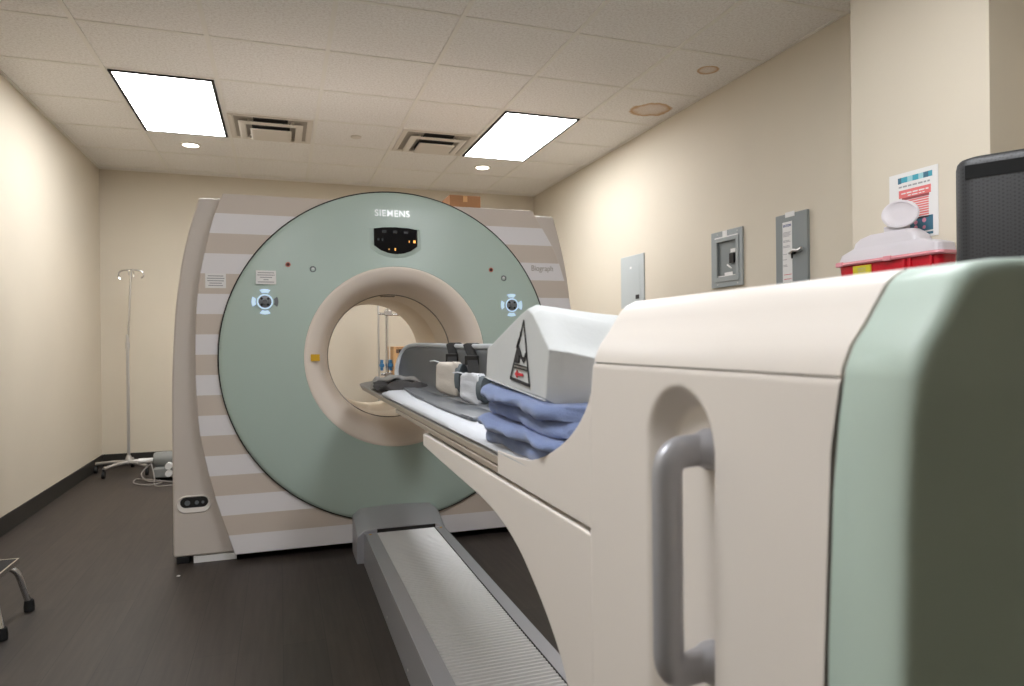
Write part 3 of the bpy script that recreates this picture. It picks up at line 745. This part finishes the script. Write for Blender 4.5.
# warning pictogram
def flatYZ(pts, x, th=.0008): return MB().prism(pts, 'x', x-th, x+.0004)
xs_ = .3745
A_, B_, D_ = (1.036, .034), (1.106, -.062), (1.013, -.070)
def inset(tri, k):
    cy_ = sum(p[0] for p in tri)/3; cz_ = sum(p[1] for p in tri)/3
    return [(cy_+(p[0]-cy_)*k, cz_+(p[1]-cz_)*k) for p in tri]
W = MB()
def bar(p, q, w_):
    p, q = Vector((0, *p)), Vector((0, *q)); d = (q-p).normalized(); n = Vector((0, -d.z, d.y))*w_/2; e = d*w_*.4
    W.loft([[v+Vector((xo, 0, 0)) for v in (p-n-e, q-n+e, q+n+e, p+n-e)] for xo in (xs_-.0008, xs_+.0004)])
bar(A_, B_, .0028); bar(A_, D_, .0028); bar(B_, D_, .0050)
bar((1.086, -.0375), (1.0195, -.0415), .0022); bar((1.089, -.0425), (1.0188, -.0465), .0016)
lab = obj('warning_label', W, 'blackink', BO, smooth=0, label='black outlined warning triangle')
obj('pictogram', flatYZ([(1.080, -.0355), (1.079, -.022), (1.068, -.014), (1.060, -.008), (1.050, -.020), (1.040, -.028), (1.029, -.018), (1.026, -.022), (1.037, -.035), (1.048, -.029), (1.058, -.021), (1.060, -.0355)], xs_), 'blackink', lab, smooth=0)
obj('pictogram', MB().tube([(xs_-.0004, 1.072, -.010), (xs_-.0004, 1.060, .004), (xs_-.0004, 1.050, .010), (xs_-.0004, 1.052, .016)], .0012, 6), 'blackink', lab)
obj('arrow', flatYZ([(1.082, -.054), (1.070, -.047), (1.070, -.0515), (1.042, -.0525), (1.042, -.0565), (1.070, -.0565), (1.070, -.061)], xs_), 'redink', lab, smooth=0, label='red arrow')

# ------------------------------------------------------------------ things on the right wall
def wbox(y0, y1, z0, z1, x0, x1): return MB().box(x0, x1, y0, y1, z0, z1)
W0 = XR
P1 = thing('electrical_panel', 'plain pale grey flush electrical panel farthest along the right wall', 'electrical panel', (W0, 4.83, .48))
obj('cover_plate', wbox(4.642, 5.016, .262, .680, W0-.010, W0), 'panelgrey2', P1, bevel=.003)
obj('door', wbox(4.70, 4.83, .30, .60, W0-.0125, W0-.009), 'panelgrey2', P1, bevel=.001)
obj('latch', wbox(4.712, 4.765, .328, .362, W0-.017, W0-.012), 'black', P1, bevel=.002)
obj('label_plate', wbox(4.80, 4.862, .574, .592, W0-.0115, W0-.0095), 'white', P1)
P2 = thing('electrical_panel', 'grey electrical panel with recessed open window and black breaker switch', 'electrical panel', (W0, 3.61, .5))
def frame(y0, y1, z0, z1, iy0, iy1, iz0, iz1, x0, x1):
    a = [(y0, z0), (y1, z0), (y1, z1), (y0, z1)]; b_ = [(iy0, iz0), (iy1, iz0), (iy1, iz1), (iy0, iz1)]
    return MB().loft([[(x1, *p) for p in a], [(x0, *p) for p in a], [(x0, *p) for p in b_], [(x1, *p) for p in b_], [(x1, *p) for p in a]], cap=False)
obj('cover_plate', frame(3.456, 3.768, .333, .690, 3.505, 3.710, .395, .625, W0-.014, W0-.001), 'panelgrey', P2, bevel=.003)
obj('inner_frame', frame(3.485, 3.728, .366, .645, 3.512, 3.702, .398, .620, W0-.020, W0-.012), 'panelgrey', P2, bevel=.003)
obj('back_plate', wbox(3.505, 3.710, .395, .625, W0-.003, W0), 'paneldark', P2)
obj('breaker_switch', wbox(3.536, 3.580, .478, .540, W0-.018, W0-.003), 'black', P2, bevel=.003)
obj('switch_label', wbox(3.535, 3.580, .545, .568, W0-.005, W0-.0025), 'white', P2)
obj('tape_strip', wbox(3.495, 3.728, .646, .653, W0-.016, W0-.0135), 'paper', P2, label='white tape strip')
obj('tape_strip', wbox(3.60, 3.645, .650, .688, W0-.017, W0-.0135), 'paper', P2, label='white tape strip')
mb = MB().prism([(3.62, .470), (3.612, .478), (3.57, .450), (3.575, .443)], 'x', W0-.006, W0-.0025); obj('paper_tag', mb, 'paper', P2)
obj('paper_tag', wbox(3.56, 3.64, .405, .425, W0-.006, W0-.0025), 'paper', P2); obj('paper_tag', wbox(3.515, 3.69, .399, .404, W0-.022, W0-.019), 'paper', P2)
for yy in (3.50, 3.70):
    obj('screw', MB().cyl((W0-.016, yy, .350), .005, .004, 'x', 12), 'steel', P2); obj('screw', MB().cyl((W0-.016, yy, .672), .005, .004, 'x', 12), 'steel', P2)
P3 = thing('electrical_panel', 'darker grey panel with a tall white label strip and a lever latch', 'electrical panel', (W0, 3.03, .48))
obj('cover_plate', wbox(2.912, 3.155, .20, .692, W0-.018, W0), 'paneldark', P3, bevel=.003)
lb = obj('label_strip', wbox(3.024, 3.098, .315, .648, W0-.0195, W0-.018), 'paper', P3, smooth=0)
xx = W0-.020
obj('panel_lettering', text_mb('EATON', .018, lambda x, y, d: (xx-d, 3.092-x, .621+y), bold=.0005), mat('navy_ink', rgb(50, 70, 130), .6), lb, smooth=0)
mb = MB()
for i, (z, w) in enumerate(((.59, .06), (.583, .055), (.576, .06), (.569, .05), (.545, .05), (.538, .058), (.515, .05), (.508, .055), (.47, .03), (.44, .03), (.41, .03), (.403, .035))):
    mb.box(xx, xx+.0008, 3.094-w, 3.094, z-.0015, z+.0015)
obj('label_print', mb, 'ink', lb, smooth=0)
mb = MB(); mb.box(xx, xx+.0008, 3.03, 3.088, .355, .358); mb.box(xx, xx+.0008, 3.03, 3.088, .330, .333)
obj('label_print', mb, 'redink', lb, smooth=0)
obj('top_tag', wbox(3.004, 3.075, .672, .700, W0-.0205, W0-.018), 'paper', P3, label='white paper tag')
lt = obj('latch', MB().lathe([(.012, W0-.030), (.016, W0-.026), (.016, W0-.018)], (0, 3.008, .478), 'x', 20), 'black', P3)
obj('lever', MB().tube(fillet([(W0-.034, 3.03, .470), (W0-.036, 3.00, .484), (W0-.036, 2.962, .476), (W0-.034, 2.935, .487)], .01, 4), .009, 10), 'steel', lt)
obj('keeper', MB().tube([(W0-.033, 3.012, .475), (W0-.033, 3.010, .440)], .005, 8), 'black', lt)

# bracket on the right wall behind the scanner
WB = thing('wall_bracket', 'small dark bracket on the right wall behind the scanner', 'bracket', (W0, 6.40, .93))
obj('plate', wbox(6.36, 6.45, .87, .99, W0-.012, W0), 'steel', WB, bevel=.003)
obj('arm', MB().tube([(W0-.01, 6.40, .95), (W0-.09, 6.40, .955), (W0-.10, 6.40, .93)], .010, 8), 'steel', WB)

# poster
PO = thing('poster', 'white notice poster with teal banner and coral text taped to the wall pier', 'poster', (2.40, 2.05, .54))
xp = 2.3985
obj('sheet', wbox(1.938, 2.158, .395, .668, xp-.0008, 2.3998), 'paper', PO, smooth=0)
def pb(y0, y1, z0, z1, m_, n_='printed_block'): return obj(n_, wbox(y0, y1, z0, z1, xp-.0014, xp-.0006), m_, PO, smooth=0)
M['pale_teal'] = mat('poster_pale_teal', rgb(160, 208, 214), .6)
pb(1.962, 1.978, .628, .650, 'teal'); pb(1.978, 2.000, .628, .650, 'tealdark'); pb(2.000, 2.022, .628, .650, 'pale_teal'); pb(2.022, 2.048, .628, .650, 'teal'); pb(2.048, 2.072, .628, .650, 'pale_teal'); pb(2.072, 2.100, .628, .650, 'teal'); pb(2.100, 2.116, .626, .650, 'tealdark')
pb(1.968, 2.112, .566, .598, 'coral'); pb(1.976, 2.098, .556, .566, mat('poster_maroon', rgb(150, 70, 72), .6))
mb = MB()
for i in range(9): mb.box(xp-.0014, xp-.0006, 1.978, 2.092, .548-i*.0095, .554-i*.0095)
obj('printed_lines', mb, 'coral', PO, smooth=0)
pb(1.960, 2.035, .420, .478, 'tealdark'); pb(2.035, 2.075, .432, .462, 'tealdark'); pb(2.075, 2.10, .438, .450, 'tealdark'); pb(1.960, 2.012, .404, .414, 'tealdark')
for (yy, zz, r) in ((1.998, .462, .009), (2.035, .458, .008), (2.035, .438, .008), (2.067, .444, .007), (1.998, .434, .007)):
    obj('printed_dot', MB().cyl((xp-.002, yy, zz), r, .0008, 'x', 20), 'pink', PO, smooth=0)
def dashes(y0, y1, z, h, m_, seed, lift):
    rnd = random.Random(seed); mb = MB(); y = y1
    while y > y0:
        w_ = rnd.uniform(.010, .026); e = max(y0, y-w_)
        mb.box(xp-lift, xp-.0006, e, y, z-h/2, z+h/2); y = e-.005
    return mb
obj('printed_headline', dashes(1.972, 2.112, .612, .0065, None, 3, .0014), 'ink', PO, smooth=0)
obj('printed_headline', dashes(1.978, 2.100, .584, .0050, None, 5, .0020), 'paper', PO, smooth=0)
obj('printed_headline', dashes(1.995, 2.070, .573, .0035, None, 8, .0020), 'paper', PO, smooth=0)

# sharps container
S = thing('sharps_container', 'red sharps container with a translucent white lid mounted below the poster', 'sharps container', (2.33, 2.07, .18))
xa, xb, ya, yb = 2.27, 2.375, 1.828, 2.318
def rrect(x0, x1, y0, y1, z, r=.03, n=6):
    out = []
    for cx_, cy_, a0 in ((x1-r, y1-r, 0), (x0+r, y1-r, PI/2), (x0+r, y0+r, PI), (x1-r, y0+r, 1.5*PI)):
        for k in range(n+1):
            a = a0+PI/2*k/n; out.append((cx_+r*math.cos(a), cy_+r*math.sin(a), z))
    return out
obj('bin', MB().loft([rrect(xa+.02, xb-.01, ya+.03, yb-.03, .07), rrect(xa+.003, xb-.003, ya+.003, yb-.003, .309)]), 'red', S, smooth=40)
for yy in (1.86, 1.95, 1.975):
    obj('rib', MB().box(xa-.004, xa+.01, yy, yy+.010, .12, .304), 'red', S, bevel=.002)
obj('lip', MB().loft([rrect(xa-.006, xb+.004, ya-.004, yb+.006, .306), rrect(xa-.009, xb+.004, ya-.006, yb+.008, .312), rrect(xa-.006, xb+.004, ya-.004, yb+.006, .320)]), 'redrim', S, smooth=40, label='pale pink rim')
obj('lid', MB().loft([rrect(xa, xb-.002, ya+.004, yb-.002, .3205), rrect(xa+.003, xb-.002, ya+.010, yb-.014, .352), rrect(xa+.008, xb-.004, ya+.06, yb-.055, .368), rrect(xa+.012, xb-.004, ya+.10, yb-.070, .376), rrect(xa+.014, xb-.004, ya+.11, yb-.075, .396), rrect(xa+.020, xb-.006, ya+.13, yb-.095, .412), rrect(xa+.026, xb-.008, ya+.15, yb-.14, .424)]), 'lid', S, smooth=50, bevel=.004)
fl = MB()
ctr = Vector((2.315, 2.035, .487)); nrm = Vector((-.88, -.10, .30)).normalized(); u_ = Vector((0, 1, .35)).cross(nrm).normalized(); v_ = nrm.cross(u_)
def disc_ring(r, h): return [ctr+u_*r*.70*math.cos(2*PI*i/32)+v_*r*math.sin(2*PI*i/32)+nrm*h for i in range(32)]
fl.loft([disc_ring(.080, -.004), disc_ring(.084, 0), disc_ring(.082, .005), disc_ring(.070, .006), disc_ring(.065, .002), disc_ring(.03, .002)])
obj('flap', fl, 'lid', S, smooth=50, label='oval translucent hinged flap standing open')
obj('hinge', MB().box(2.30, 2.34, 2.01, 2.10, .418, .446), 'lid', S, bevel=.004)
yl = obj('warning_sticker', wbox(2.135, 2.225, .255, .300, xa-.0005, xa+.004), 'yellow', S, smooth=0, label='yellow sticker')
mb = MB()
for z in (.288, .280, .272): mb.box(xa-.001, xa+.001, 2.160, 2.200, z-.001, z+.001)
obj('sticker_print', mb, 'ink', yl, smooth=0)
for yy in (2.05, 2.29): obj('lid_clip', MB().box(xa-.012, xa, yy-.018, yy+.018, .303, .323), 'redrim', S, bevel=.003)
obj('mounting_bracket', MB().box(xb-.012, 2.3995, 1.95, 2.20, .08, .27), 'white', S, bevel=.004)

# black perforated cabinet at the right edge
A0 = Vector((1.789, 1.402, 0)); dirv = Vector((.47, -.88, 0)).normalized(); nr = Vector((dirv.y, -dirv.x, 0)); nr = nr if nr.x < 0 else -nr
K = thing('equipment_tower', 'tall black perforated equipment tower with a dark slot near its rounded top', 'equipment tower', (1.95, 1.18, FL))
def tp(u, w, z): p = A0+dirv*u-nr*w; return (p.x, p.y, z)
pl = []
for cx_, cw_, a0 in ((.05, .05, PI), (.45, .05, 1.5*PI), (.45, .25, 0), (.05, .25, PI/2)):
    for k in range(6):
        a = a0+PI/2*k/5; pl.append((cx_+.05*math.cos(a), cw_+.05*math.sin(a)))
rings = []
for z, d in ((FL+.04, .01), (FL+.06, 0), (.0, 0), (.47, 0), (.487, .003), (.497, .010), (.502, .022)):
    rings.append([tp(.25+(u-.25)*(1-d/.25), .15+(w-.15)*(1-d/.15), z) for u, w in pl])
obj('housing', MB().loft(rings), 'mesh', K, smooth=50)
obj('handle_slot', MB().loft([[tp(.030, -.0015, .475), tp(.40, -.0015, .475), tp(.40, -.0015, .438), tp(.030, -.0015, .438)], [tp(.030, .004, .475), tp(.40, .004, .475), tp(.40, .004, .438), tp(.030, .004, .438)]]), mat('slot_black', (.001, .001, .001), .9), K, smooth=0)
obj('base_plate', MB().loft([[tp(.25+(u-.25)*1.06, .15+(w-.15)*1.1, FL+z) for u, w in pl] for z in (.001, .04)]), 'black', K, bevel=.004)

# ------------------------------------------------------------------ IV pole
ix, iy = -1.245, 6.62
I = thing('iv_pole', 'thin chrome drip stand on a five-star wheeled base in the back left corner', 'drip stand', (ix, iy, FL))
obj('lower_tube', MB().cyl((ix, iy, FL+.09), .0125, 1.10, seg=16), 'steel', I)
obj('upper_tube', MB().tube([(ix, iy, .0), (ix+.035, iy, .655)], .009, 10), 'chrome', I)
obj('collar', MB().cyl((ix, iy, -.03), .018, .06, seg=16), 'steel', I)
hk = obj('hook_bar', MB().tube(fillet([(ix-.045, iy, .57), (ix-.065, iy, .585), (ix-.06, iy, .635), (ix-.03, iy, .65), (ix+.035, iy, .655), (ix+.10, iy, .65), (ix+.125, iy, .64), (ix+.13, iy, .60), (ix+.11, iy, .585)], .015, 4), .007, 8), 'chrome', I)
obj('hook_bar', MB().tube(fillet([(ix+.035, iy-.10, .60), (ix+.035, iy-.11, .64), (ix+.035, iy-.04, .655), (ix+.035, iy+.04, .655), (ix+.035, iy+.11, .64), (ix+.035, iy+.10, .60)], .015, 4), .006, 8), 'chrome', I)
obj('hub', MB().lathe([(1e-5, FL+.075), (.03, FL+.075), (.032, FL+.10), (.022, FL+.13), (.016, FL+.15)], (ix, iy, 0)), 'steel', I)
for k in range(5):
    a = 2*PI*k/5+2.9; ex, ey = ix+.27*math.cos(a), iy+.27*math.sin(a)
    lg = obj('leg', MB().tube([(ix, iy, FL+.093), (ix+.13*math.cos(a), iy+.13*math.sin(a), FL+.092), (ex, ey, FL+.080)], lambda t_: .017-.004*t_, 10), 'steel', I)
    cs = MB(); cs.cyl((ex-.011, ey, FL+.030), .029, .022, 'x', 20); cs.cyl((ex, ey, FL+.045), .008, .03, 'z', 10)
    obj('caster', cs, 'rubber', lg)

# pump and cables beside the gantry
PU = thing('suction_pump', 'small grey pump unit on the floor behind the left edge of the scanner', 'pump', (-.89, 6.2, FL))
obj('base', MB().box(-.98, -.78, 6.12, 6.36, FL+.02, FL+.10), 'pump', PU, bevel=.012)
obj('motor', MB().lathe([(1e-5, -.99), (.05, -.99), (.062, -.975), (.064, -.80), (1e-5, -.79)], (0, 6.24, FL+.155), 'x', 24), 'pump', PU)
obj('nozzle', MB().cyl((-1.10, 6.24, FL+.150), .022, .12, 'x', 16), 'white', PU)
for x, z in ((-.86, .12), (-.86, .06)): obj('fitting', MB().cyl((x, 6.07, FL+z), .026, .06, 'y', 16), 'white', PU)
for x in (-.95, -.81):
    for yy in (6.15, 6.33): obj('foot', MB().cyl((x, yy, FL+.001), .014, .021, seg=12), 'rubber', PU)
path = smooth_path([(-1.02, 6.24, FL+.12), (-1.07, 6.17, FL+.06), (-1.02, 6.10, FL+.012), (-.90, 6.02, FL+.006), (-.98, 5.93, FL+.006), (-1.10, 6.05, FL+.006), (-1.12, 6.22, FL+.006), (-1.02, 6.12, FL+.018), (-.86, 5.98, FL+.016), (-.74, 5.96, FL+.006), (-.62, 6.0, FL+.006)], 8)
tag(obj('power_cable', MB().tube(path, .005, 6), 'cable'), 'loose grey cable coiled on the floor next to the drip stand base', 'cable')
path = smooth_path([(-1.00, 6.16, FL+.14), (-.96, 6.05, FL+.06), (-.93, 5.90, FL+.006), (-.84, 5.86, FL+.006), (-.70, 5.88, FL+.006), (-.6, 5.9, FL+.006)], 8)
tag(obj('power_cable', MB().tube(path, .004, 6), 'cable'), 'thin grey cable running toward the scanner along the floor in front of the pump', 'cable')

# cardboard box on top of the gantry, at the back wall
CB = thing('cardboard_box', 'brown cardboard box standing on top of the scanner housing', 'box', (1.25, 4.62, .741))
f = MB().box(1.10, 1.32, 4.50, 4.78, .7425, 1.005)
obj('carton', f, 'card', CB, bevel=.003); obj('tape', MB().box(1.195, 1.225, 4.4985, 4.5005, .96, 1.0), 'wood', CB)

# equipment seen through the bore
E = thing('equipment_rack', 'chrome pole rack with blue clamps seen through the scanner bore', 'rack', (1.0, 6.6, FL))
obj('rear_post', MB().cyl((.905, 6.64, FL+.05), .009, 1.45, seg=12), 'steel', E)
obj('front_post', MB().cyl((.978, 6.60, FL+.05), .016, 1.38, seg=16), 'chrome', E)
obj('top_arm', MB().tube([(.90, 6.60, .285), (1.16, 6.60, .268)], .012, 10), 'chrome', E)
obj('top_clamp', MB().box(.955, 1.03, 6.56, 6.62, .262, .315), 'chrome', E, bevel=.006)
obj('lower_arm', MB().tube([(.92, 6.60, -.300), (1.30, 6.60, -.305)], .014, 10), 'chrome', E)
obj('lower_clamp', MB().box(.955, 1.015, 6.56, 6.63, -.325, -.280), 'chrome', E, bevel=.006)
for x in (.925, 1.01):
    obj('blue_clamp', MB().lathe([(1e-5, 6.555), (.020, 6.555), (.024, 6.57), (.020, 6.62)], (x, 0, -.215), 'y', 16), 'blue', E)
    obj('blue_clamp', MB().box(x-.014, x+.014, 6.57, 6.60, -.265, -.16), 'blue', E, bevel=.006)
obj('shelf', MB().box(1.02, 1.42, 6.50, 6.80, -.335, -.318), 'steel', E)
obj('base', MB().box(.88, 1.40, 6.45, 6.85, FL+.045, FL+.07), 'steel', E, bevel=.006)
for x in (.92, 1.36):
    for yy in (6.49, 6.81): obj('caster', MB().cyl((x-.01, yy, FL+.024), .023, .02, 'x', 16), 'rubber', E)
obj('rack_upright', MB().cyl((1.38, 6.64, FL+.07), .010, .72, seg=12), 'steel', E)
WBX = thing('wooden_box', 'pale orange wooden box with a dark label on the rack beyond the bore', 'box', (1.17, 6.6, -.317))
obj('case', MB().box(1.03, 1.34, 6.52, 6.74, -.3165, -.035), 'wood', WBX, bevel=.004)
obj('label_patch', MB().box(1.055, 1.115, 6.5175, 6.521, -.098, -.060), 'blackink', WBX)
obj('lid_edge', MB().box(1.048, 1.362, 6.5165, 6.5205, -.050, -.044), 'card', WBX); obj('lid_edge', MB().box(1.068, 1.073, 6.5165, 6.5205, -.31, -.052), 'card', WBX)

# step stool, bottom left
ST = thing('step_stool', 'chrome step stool with black ribbed top and rubber feet at the left edge', 'step stool', (-1.20, 3.15, FL))
x0, x1, y0, y1, zt = -1.455, -1.022, 3.03, 3.30, -.868
obj('top_mat', MB().box(x0+.006, x1-.006, y0+.006, y1-.006, zt-.010, zt-.001), 'mattop', ST, bevel=.002)
ed = MB(); ed.loft([[(x0-.0, y0, zt-.02), (x1, y0, zt-.02), (x1, y1, zt-.02), (x0, y1, zt-.02)], [(x0, y0, zt), (x1, y0, zt), (x1, y1, zt), (x0, y1, zt)], [(x0+.007, y0+.007, zt), (x1-.007, y0+.007, zt), (x1-.007, y1-.007, zt), (x0+.007, y1-.007, zt)], [(x0+.007, y0+.007, zt-.02), (x1-.007, y0+.007, zt-.02), (x1-.007, y1-.007, zt-.02), (x0+.007, y1-.007, zt-.02)]], cap=False)
obj('top_edge', ed, 'chrome', ST, bevel=.001)
obj('deck', MB().box(x0+.01, x1-.01, y0+.01, y1-.01, zt-.018, zt-.010), 'steel', ST)
for sx, xx_ in ((1, x1), (-1, x0)):
    for sy_, yy in ((1, y1), (-1, y0)):
        p = fillet([(xx_-sx*.10, yy-sy_*.02, zt-.030), (xx_-sx*.010, yy-sy_*.012, zt-.034), (xx_+sx*.028, yy+sy_*.012, FL+.03)], .05, 6)
        lg = obj('leg', MB().tube(p, .0125, 12), 'chrome', ST)
        obj('rubber_foot', MB().lathe([(1e-5, FL+.001), (.019, FL+.001), (.020, FL+.02), (.017, FL+.045), (.0125, FL+.047)], (xx_+sx*.028, yy+sy_*.012, 0), 'z', 20), 'rubber', lg)
for yy in (y0+.02, y1-.02): obj('cross_tube', MB().tube([(x0+.05, yy, zt-.032), (x1-.05, yy, zt-.032)], .0115, 10), 'chrome', ST)
# lower step standing in front of it
p0, p1 = 2.86, 3.0
obj('lower_step', MB().box(x0+.03, x1-.01, 2.80, 2.99, -1.00, -.985), 'mattop', ST, bevel=.003)
for xx_ in (x0+.04, x1-.004):
    for yy in (2.815, 2.975):
        lg = obj('leg', MB().tube([(xx_, yy, -1.0), (xx_, yy, FL+.03)], .0115, 10), 'chrome', ST)
        obj('rubber_foot', MB().lathe([(1e-5, FL+.001), (.018, FL+.001), (.018, FL+.04), (.0115, FL+.042)], (xx_, yy, 0), 'z', 20), 'rubber', lg)
for xx_ in (x0+.05, x1-.02):
    obj('side_tube', MB().tube([(xx_, 2.98, -1.003), (xx_, 3.02, -.96), (xx_, 3.05, zt-.03)], .010, 10), 'chrome', ST)
tag(obj('paper_scrap', MB().prism([(-.475, 3.555), (-.462, 3.550), (-.458, 3.562), (-.470, 3.568)], 'z', FL+.0005, FL+.003), 'paper'), 'tiny white scrap on the floor in front of the scanner corner', 'scrap')

# ------------------------------------------------------------------ lift everything so the floor is at zero
for o in list(C.objects):
    if o.parent is None: o.location.z += EYE

# ------------------------------------------------------------------ camera
cam = bpy.data.cameras.new('camera'); co = bpy.data.objects.new('camera', cam); C.objects.link(co)
yaw, pitch, roll = .329276, -.001773, -.010059
cy_, sy_ = math.cos(yaw), math.sin(yaw)
f_ = Vector((sy_*math.cos(pitch), cy_*math.cos(pitch), math.sin(pitch))); r_ = Vector((cy_, -sy_, 0)); u_ = r_.cross(f_)
r2 = r_*math.cos(roll)+u_*math.sin(roll); u2 = -r_*math.sin(roll)+u_*math.cos(roll)
mt = Matrix((r2, u2, -f_)).transposed().to_4x4(); mt.translation = Vector((0, 0, EYE)); co.matrix_world = mt
cam.sensor_fit = 'HORIZONTAL'; cam.sensor_width = 36; cam.lens = 679.09/1024*36; cam.clip_start = .05
cam.dof.use_dof = True; cam.dof.focus_distance = 2.4; cam.dof.aperture_fstop = 6.3
bpy.context.scene.camera = co

# ------------------------------------------------------------------ world and view
w = bpy.data.worlds.new('world'); bpy.context.scene.world = w; w.use_nodes = True
w.node_tree.nodes['Background'].inputs[0].default_value = (.9, .85, .78, 1); w.node_tree.nodes['Background'].inputs[1].default_value = .02
vs = bpy.context.scene.view_settings
vs.view_transform = 'Standard'; vs.look = 'None'; vs.gamma = 1; vs.use_curve_mapping = False; vs.exposure = 0.68
